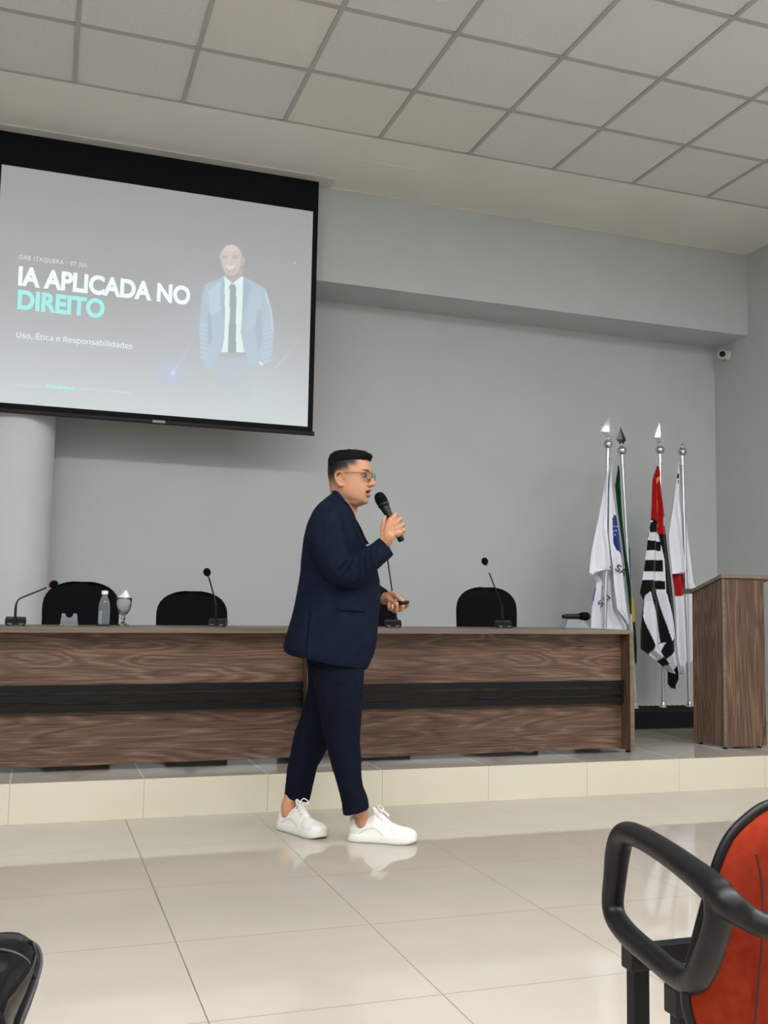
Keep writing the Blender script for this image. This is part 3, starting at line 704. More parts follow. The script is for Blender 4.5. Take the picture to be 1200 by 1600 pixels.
f3 = pole(1031, 660, 703, 1036, 6.40, 'black and white striped flag with red canton, on the third pole', 'mid', 1031)
f3o = A([(462, 308), (448, 350), (440, 380), (436, 500), (430, 590), (418, 640), (412, 700), (400, 800), (388, 880), (380, 930), (400, 970), (392, 1040), (386, 1120), (384, 1205), (430, 1240), (490, 1290), (515, 1318), (515, 1378), (540, 1400), (566, 1352), (560, 1230), (557, 1160), (563, 1128), (552, 1000), (540, 880), (524, 740), (516, 660), (508, 590), (507, 545), (500, 490), (486, 420), (476, 340)])
BLK, WH3, RD = (12, 12, 14), (222, 224, 230), (160, 15, 15)
pt = [(A([(430, 570), (380, 930), (500, 930), (490, 640), (455, 600)]), WH3)]
for pl in ([(425, 585), (462, 575), (462, 635), (425, 635)], [(408, 672), (480, 678), (480, 724), (406, 722)], [(396, 770), (488, 770), (490, 826), (392, 824)], [(370, 864), (496, 872), (496, 918), (460, 916), (420, 922), (404, 975), (370, 960)]): pt.append((A(pl), BLK))
pt += [(A([(470, 640), (530, 640), (545, 760), (575, 1135), (552, 1150), (500, 915), (492, 760)]), BLK),
       (A([(404, 940), (422, 920), (487, 1172), (440, 1190), (398, 1050)]), WH3), (A([(420, 918), (466, 912), (527, 1164), (486, 1174)]), BLK), (A([(464, 914), (497, 914), (553, 1148), (525, 1165)]), WH3),
       (A([(380, 1060), (400, 1050), (442, 1190), (428, 1245), (370, 1210)]), BLK), (A([(440, 1188), (506, 1174), (472, 1268), (426, 1244)]), WH3), (A([(504, 1174), (548, 1158), (541, 1212), (498, 1297), (468, 1268)]), BLK),
       (A([(545, 1200), (557, 1160), (570, 1200), (545, 1335), (496, 1298)]), WH3), (A([(556, 1250), (580, 1250), (580, 1350), (541, 1338)]), BLK), (A([(505, 1305), (541, 1350), (556, 1362), (540, 1410), (505, 1390)]), BLK),
       (A([(420, 300), (500, 300), (520, 640), (466, 642), (455, 585), (430, 560)]), RD), (A([(484, 430), (500, 430), (510, 480), (488, 484)]), (225, 228, 232)), (A([(487, 482), (520, 482), (515, 560), (494, 552)]), (30, 48, 130)), (A([(497, 556), (520, 556), (516, 600), (503, 600)]), (225, 228, 232)),
       (A([(454, 590), (462, 596), (472, 598), (462, 604), (457, 612)]), (225, 180, 50)), (A([(456, 380), (466, 360), (470, 366), (462, 396)]), (225, 180, 50)), (A([(452, 478), (458, 470), (456, 540), (452, 530)]), (235, 150, 90))]
cloth(f3, [sheet(f3o, BLK, pt, 6.36, .020, 2.0, .8, .02, 60, 1.0)])
f4 = pole(1065, 664, 706, 1077, 6.42, 'white flag with a red patch on the pole nearest the lectern', 'edge', 1066)
f4o = A([(566, 285), (556, 380), (540, 480), (528, 560), (516, 660), (530, 800), (545, 900), (556, 1000), (562, 1160), (566, 1250), (580, 1330), (600, 1290), (640, 1260), (660, 1200), (660, 900), (645, 880), (640, 830), (626, 700), (604, 500), (592, 400), (580, 310)])
fA = A([(566, 290), (553, 400), (530, 560), (520, 640), (530, 838), (606, 832), (612, 815), (590, 640), (572, 480), (570, 350)])
cloth(f4, [sheet(f4o, (228, 230, 235), [(A([(500, 838), (592, 836), (606, 890), (602, 935), (575, 945), (510, 946)]), (165, 26, 28))], 6.45, .018, 2.2, .2, .02, 44),
           sheet(fA, (228, 230, 235), [(A([(556, 345), (563, 345), (563, 372), (556, 372)]), (20, 20, 22)), (A([(557, 378), (565, 380), (563, 404), (557, 400)]), (20, 20, 22)), (A([(560, 416), (568, 420), (566, 438), (560, 434)]), (20, 20, 22))], 6.385, .010, 1.2, 1.4, .02, 24)])
bm = bmesh.new(); ball(bm, onY(880+605/3.139, 630+820/3.139, 6.372)-Vector(f4.location), .006, 10, (1, .3, 1)); mkobj('grommet', bm, M_DARKM, f4)

# ================================================================== AUDIENCE CHAIR (bottom right)
M_ORANGE = noisy(mat('orange_upholstery', (134, 42, 22), .9, spec=.1), (128, 38, 20), (140, 47, 25), 60, bump=.25, bscale=500, dist=.001)
M_ARM = mat('black_armrest_plastic', (8, 8, 9), .42, spec=.35)
a = onZ(1000, 1500, .42)
t = thing('auditorium_chair', (1.10, 1.33, 0), 'orange upholstered chair with black loop armrest at the bottom right', 'chair')
OC = Vector(t.location)
def az(px, py, z, off=(0, 0, 0)): return onZ(px, py, z)-OC+Vector(off)
# armrest loop : vertical plane running from rear corner to front corner
pr_, pf_ = onZ(1118, 1378, .635), onZ(990, 1292, .650)
dirv = Vector((pf_.x-pr_.x, pf_.y-pr_.y, 0)); dirv.normalize(); nrm = Vector((dirv.y, -dirv.x, 0))
def onLoop(px, py):      # hit the vertical plane of the loop
    d = Vector(ray(px, py)); c = Vector(CC); k = (pr_-c).dot(nrm)/d.dot(nrm); return c+d*k-OC
lp = [(1120, 1392), (1060, 1345), (1003, 1309), (976, 1304), (966, 1328), (961, 1370), (958, 1420), (975, 1453), (1015, 1490), (1060, 1527), (1085, 1531), (1102, 1505), (1120, 1450), (1124, 1412)]
P = [onLoop(*p) for p in lp]
ex = [.0215, .0195, .0190, .0205, .0215, .0200, .0190, .0195, .0185, .0180, .0190, .020, .0195, .021]
pts = [(*p, r) for p, r in zip(P, ex)]; pts = pts+pts[:2]
bm = T_(pts, 16, 6, flat=None)
P2 = [onLoop(1105, 1385), onLoop(1135, 1408), onZ(1165, 1432, .60)-OC, onZ(1200, 1448, .59)-OC, onZ(1260, 1455, .585)-OC, onZ(1330, 1450, .58)-OC]
tube(bm, [(*p, r) for p, r in zip(P2, (.018, .020, .018, .0165, .016, .016))], 16, 6)
me = remesh(bm, .0035, 8, .5); mkobj('armrest', me, M_ARM, t, True)
# frame
fz = .40
q1 = onZ(985, 1492, fz); q2 = onZ(1054, 1560, fz)
bm = bmesh.new()
def tubebox(x0, x1, y0, y1, z0, z1): box(bm, x0-OC.x, x1-OC.x, y0-OC.y, y1-OC.y, z0, z1, .003)
tubebox(q1.x-.004, 2.3, q1.y-.015, q1.y+.015, fz-.02, fz+.015); mkobj('crossbar', bm, M_BLACKM, t); bm = bmesh.new()
tubebox(q2.x-.004, 2.3, q2.y-.015, q2.y+.015, fz-.02, fz+.015); mkobj('crossbar', bm, M_BLACKM, t)
for q in (q1, q2):
    bm = bmesh.new(); tubebox(q.x, q.x+.030, q.y-.014, q.y+.014, .0, fz-.02); mkobj('leg', bm, M_BLACKM, t)
    bm = bmesh.new(); tubebox(2.2, 2.23, q.y-.014, q.y+.014, .0, fz-.02); mkobj('leg', bm, M_BLACKM, t)
    bm = bmesh.new(); tubebox(q.x-.008, q.x+.034, q.y-.018, q.y+.018, fz-.024, fz+.019); mkobj('end_cap', bm, M_BLACKP, t)
bm = bmesh.new(); tubebox(q1.x+.02, q1.x+.045, q2.y, q1.y, fz-.018, fz+.012); mkobj('side_rail', bm, M_BLACKM, t)
# backrest : rounded shell seen from behind, curved sideways
bl = [(1116, 1640), (1104, 1590), (1106, 1545), (1114, 1500), (1124, 1450), (1136, 1395), (1147, 1350), (1163, 1312), (1187, 1283), (1215, 1262), (1260, 1250), (1320, 1250), (1375, 1270), (1400, 1330), (1405, 1450), (1400, 1560), (1390, 1640)]
YBK = 1.20
def onBack(px, py, dy=0): v = onY(px, py, YBK+dy); return v-OC
cx_ = onBack(1255, 1450); L = [onBack(*p) for p in bl]
def rim(off, sc): return [Vector((cx_.x+(p.x-cx_.x)*sc, off+.9*((p.x-cx_.x)*sc)**2*1.0+YBK-OC.y, cx_.z+(p.z-cx_.z)*sc)) for p in [Vector(q) for q in catmull([tuple(v_) for v_ in L+[L[0]]], 4)[:-1]]]
bm = bmesh.new()
skin_rings(bm, [rim(.0, .3), rim(-.004, .6), rim(.002, .85), rim(.012, .955), rim(.022, .985), rim(.034, .97), rim(.04, .8), rim(.045, .3)])
mkobj('backrest', bm, M_ORANGE, t, True)
R_ = rim(.022, .993); mkobj('piping', T_([(*p, .0075) for p in R_+R_[:2]], 8, 1, round_ends=False), M_ARM, t, True)
mkobj('seat', B(1.32-OC.x, 1.78-OC.x, -.06, .36, fz+.016, fz+.085, .03), M_ORANGE, t)
mkobj('seam', T_([(*(Vector(p)), .0022) for p in [onBack(1182, 1335, -.012), onBack(1190, 1380, -.010), onBack(1192, 1440, -.010), onBack(1187, 1520, -.008), onBack(1180, 1600, -.004)]], 6, 4), mat('dark_orange_seam', (84, 22, 12), .8), t)

# ================================================================== AUDIENCE MEMBER'S SHOE (bottom left)
M_PAT = mat('black_patent_leather', (5, 5, 6), .14, spec=.45)
M_SOLE = mat('dark_rubber_sole', (52, 54, 56), .55)
M_TROU = noisy(mat('dark_trousers', (20, 21, 26), .9, spec=.15), (17, 18, 22), (24, 25, 30), 60)
toe = onY(33, 1457, 1.62); 
t = thing('person', (-.42, .62, 0), 'seated audience member, only the tip of a black patent shoe visible at bottom left', 'person')
PO = Vector(t.location)
def shoe_rings(L, wf, hf, n=24, xs=None):
    pass
# shoe axes: forward = along foot, pointing away from camera and up
tip = onY(12, 1484, 1.62)-PO
side = (onY(62, 1520, 1.55)-PO)
fwd = Vector((.10, .80, .36)).normalized(); latv = Vector((1, -.12, .0)); latv = (latv-fwd*latv.dot(fwd)).normalized(); upv = fwd.cross(latv)*-1
upv = latv.cross(fwd)
heel = tip-fwd*.30
def sh(x, y, z): return heel+fwd*x+latv*y+upv*z
WID = [(0, .026), (.02, .034), (.07, .036), (.13, .037), (.18, .045), (.22, .050), (.25, .051), (.275, .045), (.29, .033), (.299, .014)]
def outline(k=1., add=0.): return WID
rings = []
for z_, ad in ((.006, .003), (.014, .004), (.018, .001)):
    r = [sh(x, (w_+ad), z_) for x, w_ in WID]+[sh(x, -(w_+ad), z_) for x, w_ in reversed(WID)]; rings.append(r)
bm = bmesh.new(); skin_rings(bm, rings); mkobj('sole', bm, M_SOLE, t, True); sharp(t.children[-1], 50)
HT = [.06, .075, .085, .080, .060, .045, .038, .032, .024, .012]
rings = []
for (x, w_), h in zip(WID, HT):
    r = []
    for i in range(24):
        th = 2*PI*i/24; yy = w_*.98*math.copysign(abs(math.cos(th))**.8, math.cos(th)); zz = .017+max(0, math.sin(th))**.85*(h)+min(0, math.sin(th))*.004
        r.append(sh(x, yy, zz))
    rings.append(r)
bm = bmesh.new(); skin_rings(bm, rings); o = mkobj('shoe_upper', bm, M_PAT, t, True)
# toe cap seam and welt
mkobj('toe_cap_seam', T_([(*sh(.222+.012*(1-abs(s_)), .049*s_, .017+.042*max(0, 1-abs(s_)**2.6)**.5+.001), .0022) for s_ in np.linspace(-1, 1, 13)], 6, 2), M_SOLE, t, True)
rw = [sh(x, w_+.003, .020) for x, w_ in WID]+[sh(x, -(w_+.003), .020) for x, w_ in reversed(WID)]
mkobj('welt', T_([(*p, .0026) for p in rw+rw[:1]], 6, 2), M_SOLE, t, True)
bm = bmesh.new()
ank = sh(.055, 0, .09); knee = ank+Vector((-.20, -.30, .10)); hip = Vector((0, -.25, .52))
tube(bm, [(*sh(.06, 0, .05), .036), (*ank, .040), (*(ank+Vector((-.03, -.06, .03))), .042)], 14, 3)
mkobj('sock', bm, M_BLACKF, t, True)
bm = bmesh.new()
tube(bm, [(*(ank+Vector((-.02, -.035, .02))), .062), (*(ank+(knee-ank)*.5), .066), (*knee, .078), (*(knee+(hip-knee)*.5+Vector((0, 0, .01))), .09), (*hip, .11)], 18, 4, round_ends=False)
tube(bm, [(*hip, .11), (*(hip+Vector((-.2, 0, 0))), .12)], 18, 2); tube(bm, [(*(hip+Vector((-.2, 0, 0))), .11), (-.22, .18, .50, .085), (-.22, .22, .3, .065), (-.22, .2, .08, .055)], 18, 4)
mkobj('trousers', remesh(bm, .01, 4), M_TROU, t, True)
bm = bmesh.new(); tube(bm, [(-.22, .16, .045, .04), (-.22, .3, .04, .036), (-.22, .4, .032, .03)], 14, 3); mkobj('shoe_upper', bm, M_PAT, t, True)

# ================================================================== THE SPEAKER
D0 = 4.47                                    # distance of his middle line
NS = 1555.1
def Mp(px, py, dy=0.): return onD(px, py, D0+dy)
base = onD(540, 1300, D0); man = thing('person', (base.x, base.y, 0), 'man in navy suit and white sneakers walking while speaking into a microphone', 'person')
MO = Vector(man.location)
def P_(px, py, dy=0.): return Mp(px, py, dy)-MO
R3, F3 = Vector(R0), Vector(F0)
pxm = D0/NS                                   # metres per pixel
# ---------------- materials
M_SKIN = mat('skin', (205, 150, 120), .5, spec=.35, Subsurface_Weight=.12, Subsurface_Scale=.01); attr_mat(M_SKIN)
M_SUIT = noisy(mat('navy_suit', (14, 21, 38), .9, spec=.12), (12, 19, 35), (17, 24, 42), 30, bump=.2, bscale=900, dist=.0006)
M_SUIT2 = noisy(mat('navy_trousers', (9, 14, 29), .88, spec=.12), (8, 12, 25), (11, 17, 32), 25, bump=.3, bscale=900, dist=.0006)
M_SHIRT = mat('black_tshirt', (9, 9, 11), .9, spec=.1)
M_HAIR = noisy(mat('black_hair', (7, 7, 8), .75, spec=.15), (4, 4, 5), (14, 13, 13), 60, (1, 1, 6), bump=.7, bscale=130, dist=.003)
M_SNEAK = mat('white_leather', (224, 223, 215), .45, spec=.4); M_SNEAK2 = mat('white_rubber', (218, 217, 209), .55); M_STITCH = mat('stitched_seam', (196, 194, 184), .7)

def shoe_frame(heel_px, toe_px, d_h):
    hp, tp_ = onZ(heel_px[0], heel_px[1], 0), onZ(toe_px[0], toe_px[1], 0)
    f = (tp_-hp); f.z = 0; f = f.normalized(); lat = Vector((-f.y, f.x, 0)); O = hp+lat*d_h-MO; O.z = 0
    return O, f, lat
SH_N = shoe_frame((542, 1317), (633, 1321), .045); SH_F = shoe_frame((426, 1297), (503, 1316), .045)
def ankle(S, z, x=.052): return tuple(S[0]+S[1]*x+Vector((0, 0, z)))
# ---------------- body: one continuous skin surface
TH = math.radians(21)
HX = R3*math.cos(TH)-F3*math.sin(TH); HY = R3*math.sin(TH)+F3*math.cos(TH); HZ = Vector((0, 0, 1))
HO = P_(543.5, 751.5, -.01)                   # between the ears
def H(x, y, z): return HO+HX*x+HY*y+HZ*z
bm = bmesh.new()
# (z, back, front, half width)
SL = [(.131, -.030, .045, .030), (.124, -.062, .070, .050), (.108, -.082, .089, .064), (.090, -.090, .099, .071), (.070, -.094, .105, .075), (.048, -.095, .109, .077), (.034, -.094, .111, .077),
      (.020, -.092, .103, .075), (.002, -.088, .102, .073), (-.018, -.080, .103, .071), (-.036, -.072, .103, .069), (-.052, -.062, .101, .067), (-.068, -.050, .099, .063), (-.084, -.030, .098, .055), (-.097, -.005, .093, .042), (-.106, .020, .078, .024)]
def head_ring(z, b, f, w, off=0., n=48):
    r = []
    for i in range(n):
        a = 2*PI*i/n; c, s = math.cos(a), math.sin(a)
        mid = (b+f)/2+.0; hl = (f-b)/2
        ex = 2.25; k = math.copysign(abs(c)**(2/ex), c); q = math.copysign(abs(s)**(2/ex), s)
        tp = 1-.12*max(0, k)**2*(1 if z < .06 else .6) - .05*max(0, -k)
        r.append(H(mid+(hl+off)*k, (w+off)*q*tp, z))
    return r
skin_rings(bm, [head_ring(*s) for s in SL])
def hb(c, r, sc=(1, 1, 1)):
    Rm = Matrix((HX, HY, HZ)).transposed(); ball(bm, H(*c), r, 20, sc, Rm)
def ht(pts, n=12, sub=4, **k): tube(bm, [(*H(*p[:3]), p[3]) for p in pts], n, sub, **k)
ht([(.098, 0, .030, .009), (.106, 0, .016, .0085), (.114, 0, .002, .0095), (.122, 0, -.012, .0115), (.124, 0, -.016, .0125)])      # nose
hb((.112, .0125, -.020), .0095); hb((.112, -.0125, -.020), .0095); hb((.108, 0, -.024), .011)
ht([(.088, -.044, .030, .010), (.099, -.026, .036, .011), (.103, 0, .034, .009), (.099, .026, .036, .011), (.088, .044, .030, .010)])   # brow ridge
                                         # cheeks
ht([(.090, -.026, -.050, .004), (.1035, -.012, -.045, .0065), (.107, 0, -.0445, .0065), (.1035, .012, -.045, .0065), (.090, .026, -.050, .004)])  # upper lip
ht([(.088, -.024, -.060, .004), (.1005, -.011, -.066, .0075), (.103, 0, -.067, .0080), (.1005, .011, -.066, .0075), (.088, .024, -.060, .004)])  # lower lip
hb((.082, 0, -.092), .020, (1, 1.25, .85))                                                                                    # chin
hb((.035, 0, -.094), .046, (1.1, 1, .55))                                   # under the chin
for s in (-1, 1):                                                                                                            # ears
    ht([(.012, s*.074, .004, .007), (.008, s*.081, .024, .0065), (-.008, s*.085, .032, .0065), (-.022, s*.086, .020, .0065), (-.023, s*.085, .002, .006), (-.014, s*.081, -.018, .006), (.000, s*.076, -.030, .0075), (.008, s*.073, -.026, .006)], 10, 4)
    Rm = Matrix((HX, HY, HZ)).transposed(); ball(bm, H(-.006, s*.074, .004), .022, 14, (.8, .28, 1.25), Rm)
    ht([(.0, s*.080, .018, .004), (-.010, s*.081, .010, .004), (-.010, s*.080, -.006, .004)], 8, 3)
# neck, torso, limbs (mostly inside the clothes)
tube(bm, [(*H(-.028, 0, .0), .060), (*P_(537, 775, 0), .060), (*P_(534, 792, 0), .064), (*P_(528, 812, 0), .080)], 28, 5)
tube(bm, [(*H(.01, 0, -.07), .045), (*P_(545, 790, 0), .040), (*P_(543, 808, 0), .04)], 20, 4)
skin_rings(bm, [ring_pts((P_(b_[0], b_[1])+P_(f_[0], f_[1]))/2, (P_(f_[0], f_[1])-P_(b_[0], b_[1]))/2, F3*hw, 24, 2.3) for b_, f_, hw in
    [((515, 788), (552, 812), .10), ((500, 812), (558, 830), .15), ((486, 850), (566, 865), .16), ((482, 900), (574, 905), .15), ((482, 940), (574, 945), .15), ((478, 990), (566, 1000), .155), ((500, 1020), (550, 1024), .10)]])
LEGS = {'near': [(520, 1010, -.08, .055), (530, 1100, -.09, .055), (536, 1160, -.095, .050), (541, 1205, -.10, .046), (552, 1242, -.105, .036), 'N'],
        'far': [(518, 1010, .08, .055), (507, 1095, .09, .055), (487, 1155, .11, .056), (471, 1200, .13, .044), (462, 1232, .14, .034), 'F']}
for k_, pts in LEGS.items():
    S_ = SH_N if k_ == 'near' else SH_F
    tube(bm, [(*P_(p[0], p[1], p[2]), p[3]) for p in pts[:-1]]+[(*ankle(S_, .115), .033), (*ankle(S_, .07, .055), .033)], 20, 4)
ARM_N = [(514, 812, -.165, .060), (514, 845, -.215, .055), (527, 880, -.225, .048), (540, 899, -.215, .044), (560, 890, -.20, .042), (582, 872, -.185, .035), (598, 853, -.175, .029)]
ARM_F = [(522, 815, .165, .058), (526, 855, .21, .052), (540, 900, .22, .046), (565, 915, .20, .042), (588, 928, .155, .034), (602, 936, .12, .027)]
tube(bm, [(*P_(*p[:3]), p[3]) for p in ARM_N], 18, 4); tube(bm, [(*P_(*p[:3]), p[3]) for p in ARM_F], 18, 4)
# right hand around the microphone. mic axis passes through these px at depth dm
DM = -.165
mic_a, mic_b = P_(594, 778, DM+.055), P_(628, 846, DM+.03)
MD = (mic_b-mic_a).normalized()
def hand(pts, n=10, sub=4): tube(bm, [(*P_(p[0], p[1], p[2]), p[3]) for p in pts], n, sub)
d0 = -.20
hand([(598, 853, -.178, .027), (604, 845, -.188, .026), (608, 838, d0, .026)], 16)
# palm slab (back of hand faces the camera)
for k_, (kx, ky) in enumerate([(612, 812), (618, 817), (622, 824), (624, 832)]):
    hand([(600+k_*2.2, 843+k_*1.2, -.185, .0155), (605+k_*2.5, 828+k_*2.2, -.200, .0150), (kx-3+k_*.4, ky+1, -.205, .0125)], 12)
# fingers: knuckle -> middle joint -> curl away round the mic
FG = [[(610, 815, -.206, .0112), (616.5, 806, -.200, .0098), (619, 803.5, -.182, .0088), (615, 806, -.160, .0082), (609, 811, -.146, .0075)],
      [(616, 820, -.207, .0112), (624, 811.5, -.203, .0100), (627, 811, -.182, .0090), (622, 815, -.158, .0084), (614, 821, -.143, .0077)],
      [(620, 828, -.205, .0108), (628.5, 820, -.201, .0096), (631, 820, -.180, .0086), (626, 824, -.156, .0080), (618, 830, -.142, .0074)],
      [(622, 836, -.200, .0098), (629.5, 828.5, -.197, .0086), (632, 829, -.178, .0078), (628, 833, -.156, .0073), (621, 838, -.143, .0068)]]
for f_ in FG: hand(f_)
hand([(600, 843, -.190, .0190), (599.5, 830, -.182, .0160), (599.5, 820, -.166, .0125), (600.5, 812, -.152, .0102), (601.5, 807.5, -.144, .0085)])
hand([(601, 848, -.188, .0235), (608, 836, -.196, .0225), (612, 827, -.198, .0185)], 14)     # thumb
# left hand holding the clicker: palm up, thumb on top
hand([(602, 936, .12, .025), (607, 935, .108, .024), (612, 938, .10, .020)], 16)
for k_ in range(4): hand([(605+k_*1.0, 936+k_*1.5, .115-.012*k_, .0145), (611+k_*1.2, 941+k_*.6, .10-.020*k_, .0135), (616+k_*1., 944, .085-.024*k_, .0115)], 12)
LF = [[(618, 945, .102, .0100), (626, 950, .098, .0088), (633, 949, .082, .0080), (637, 945.5, .072, .0072)],
      [(614, 947, .078, .0104), (621, 953.5, .070, .0094), (628, 952, .050, .0086), (630, 947, .040, .0078)],
      [(611, 947, .056, .0100), (615, 954.5, .046, .0092), (620, 953, .028, .0084), (620, 947.5, .022, .0076)],
      [(607, 944, .040, .0092), (609, 951.5, .030, .0084), (612.5, 950.5, .014, .0076), (612, 946, .010, .0068)]]
for f_ in LF: hand(f_)
hand([(606, 930, .112, .0170), (613, 928.5, .098, .0155), (620, 932, .078, .0125), (626, 936.5, .064, .0105), (630, 939.2, .060, .0088)])            # thumb
me = remesh(bm, .0024, 5, .5)
V = coords(me); Hb = np.array([HX, HY, HZ]); h = (V-np.array(HO))@Hb.T; hx, hy, hz = h[:, 0], h[:, 1], h[:, 2]
ishead = (hz > -.13) & (np.abs(hx) < .2) & (np.abs(hy) < .12)
# eye sockets and open mouth pressed in
Ne = np.empty(len(me.edges)*2, np.int32); me.edges.foreach_get('vertices', Ne); Ne = Ne.reshape(-1, 2)
sm = ishead & ~((np.abs(hy) > .066) & (np.abs(hx) < .04)) & ~((hx > .104) & (hz < .0) & (np.abs(hy) < .022)) & ~((hx > .08) & (hz < -.035) & (hz > -.075) & (np.abs(hy) < .03))
for _ in range(14):
    acc = np.zeros_like(V); cnt = np.zeros(len(V))
    np.add.at(acc, Ne[:, 0], V[Ne[:, 1]]); np.add.at(acc, Ne[:, 1], V[Ne[:, 0]]); np.add.at(cnt, Ne.ravel(), 1)
    V[sm] = V[sm]*.4+(acc[sm]/cnt[sm][:, None])*.6
h = (V-np.array(HO))@Hb.T; hx, hy, hz = h[:, 0], h[:, 1], h[:, 2]
setco(me, V)
Nm = normals(me); disp = np.zeros(len(V))
for s in (-1, 1): disp -= np.where(ishead & (hx > .05), .006*np.exp(-((hy-s*.031)/.014)**2-((hz-.016)/.010)**2), 0)
disp -= np.where(ishead & (hx > .07), .013*np.exp(-((hy)/.017)**4-((hz+.0555)/.0048)**2), 0)
V += Nm*disp[:, None]
setco(me, V)
skin = lin((188, 138, 106)); colr = np.tile(skin, (len(V), 1))
nzv = np.array([noise.noise(Vector(v_)*22) for v_ in V[::1]]) if len(V) < 450000 else np.zeros(len(V))
colr *= (1+.05*nzv)[:, None]
def cmix(m_, c): 
    global colr
    m_ = np.clip(m_, 0, 1)[:, None]; colr = colr*(1-m_)+lin(c)*m_
ss = lambda x, a, b: np.clip((x-a)/(b-a), 0, 1)**2*(3-2*np.clip((x-a)/(b-a), 0, 1))
hd_ = ishead.astype(float)
cmix(hd_*.35*np.exp(-((hy)/.05)**2)*ss(-hz, .028, .05)*ss(hx, .04, .07), (150, 118, 102))                    # shaved chin
cmix(hd_*.8*np.exp(-((hy)/.022)**4-((hz+.0465)/.0045)**2)*(hx > .085), (170, 92, 84))
cmix(hd_*.8*np.exp(-((hy)/.020)**4-((hz+.0665)/.0065)**2)*(hx > .085), (176, 96, 88))
cmix(hd_*1.0*np.exp(-((hy)/.019)**4-((hz+.0558)/.0042)**2)*(hx > .07), (48, 18, 16))
for s in (-1, 1): 
    cmix(hd_*1.1*np.exp(-((hy-s*.031)/.020)**4-((hz-.037-.004*np.cos((hy-s*.031)*60))/.0048)**2)*(hx > .07), (34, 24, 21))
    cmix(hd_*.5*np.exp(-((hy-s*.031)/.016)**2-((hz-.016)/.009)**2)*(hx > .06), (140, 96, 80))
# clipped sides of the hair: dense at the back and top, thin towards temple and nape
lineh = .040+.9*np.clip(hx-.0, -.03, .08)
den = ss(hz, -.045, .030)*ss(-hx, -.045, .010)
den = np.maximum(den, ss(hz, .045, .078)*ss(-hx, -.085, -.050))
den = np.maximum(den, ss(hz, .015, .062)*ss(-hx, -.055, -.02))
ear = np.exp(-((hx+.006)/.028)**4-((hz-.0)/.038)**4)*(np.abs(hy) > .066)
cmix(hd_*den*(1-.95*ear)*.995, (4, 4, 4))
o = mkobj('body', me, M_SKIN, man, True); set_col(me, colr)
# ---------------- eyes, glasses, hair
M_EYEW = mat('eye_white', (178, 168, 160), .3, spec=.3); M_IRIS = mat('brown_iris', (22, 14, 11), .3)
for s in (-1, 1):
    bm = bmesh.new(); ball(bm, H(.0900, s*.031, .016), .0105, 18, (.7, 1.15, .42), Matrix((HX, HY, HZ)).transposed()); e = mkobj('eye', bm, M_EYEW, man, True)
    bm = bmesh.new(); ball(bm, H(.0948, s*.031, .016), .0062, 14, (.6, 1.1, .75), Matrix((HX, HY, HZ)).transposed()); mkobj('iris', bm, M_IRIS, e, True)
bm = bmesh.new()
HS_ = [(.1385, -.026, .050, .034), (.1335, -.062, .080, .052), (.121, -.083, .098, .064), (.104, -.0885, .104, .0695), (.090, -.0905, .102, .0715)]
skin_rings(bm, [head_ring(*s, off=.0035) for s in HS_]+[head_ring(.079, -.092, .070, .0725, off=.0), head_ring(.070, -.0925, .030, .070), head_ring(.055, -.086, .0, .060)])
ht([(.084, -.044, .104, .009), (.098, -.020, .108, .0115), (.103, .0, .110, .0115), (.098, .020, .108, .0115), (.084, .044, .104, .009)], 12)
me = remesh(bm, .003, 4)
V = coords(me); V += normals(me)*np.array([.0025*noise.noise(Vector((v_[0]*55, v_[1]*55, v_[2]*150))) for v_ in V])[:, None]; setco(me, V)
mkobj('hair', me, M_HAIR, man, True)
g = thing('glasses_tmp', (0, 0, 0), None, None); bpy.data.objects.remove(g)
M_FRAME = mat('dark_glasses_frame', (28, 24, 23), .4, .3); M_TEMPLE = mat('brown_temple', (92, 58, 44), .4)
gx = .117
bm = bmesh.new()
for s in (-1, 1):
    lp_ = [(gx, s*.008, .022), (gx, s*.010, .030), (gx, s*.030, .033), (gx-.006, s*.056, .031), (gx-.008, s*.059, .022), (gx-.006, s*.052, .004), (gx-.002, s*.034, -.001), (gx, s*.014, .003), (gx, s*.008, .014)]
    tube(bm, [(*H(*p), .0013) for p in lp_+lp_[:1]], 6, 5, round_ends=False)
tube(bm, [(*H(gx, -.009, .026), .0010), (*H(gx+.003, 0, .028), .0010), (*H(gx, .009, .026), .0010)], 6, 4)
gl = mkobj('glasses_frame', bm, M_FRAME, man, True)
for s in (-1, 1):
    mkobj('temple', T_([(*H(gx-.008, s*.059, .027), .0013), (*H(.06, s*.076, .026), .0013), (*H(.0, s*.081, .024), .0013), (*H(-.022, s*.083, .006), .0015)], 6, 4), M_TEMPLE, gl, True)
    bm = bmesh.new(); f_ = [bm.verts.new(H(x_-.0, y_, z_)) for x_, y_, z_ in [(gx, s*.010, .029), (gx-.001, s*.030, .032), (gx-.006, s*.055, .030), (gx-.007, s*.057, .022), (gx-.006, s*.051, .005), (gx-.002, s*.034, 0), (gx, s*.015, .004)]]
    bm.faces.new(f_); r_ = bmesh.ops.extrude_face_region(bm, geom=bm.faces[:]); bmesh.ops.translate(bm, verts=[v_ for v_ in r_['geom'] if isinstance(v_, bmesh.types.BMVert)], vec=HX*.0008)
    mkobj('lens', bm, mat('glasses_lens', (250, 252, 252), .02, Transmission_Weight=.97, IOR=1.12) if 'glasses_lens' not in MATS else MATS['glasses_lens'], gl)

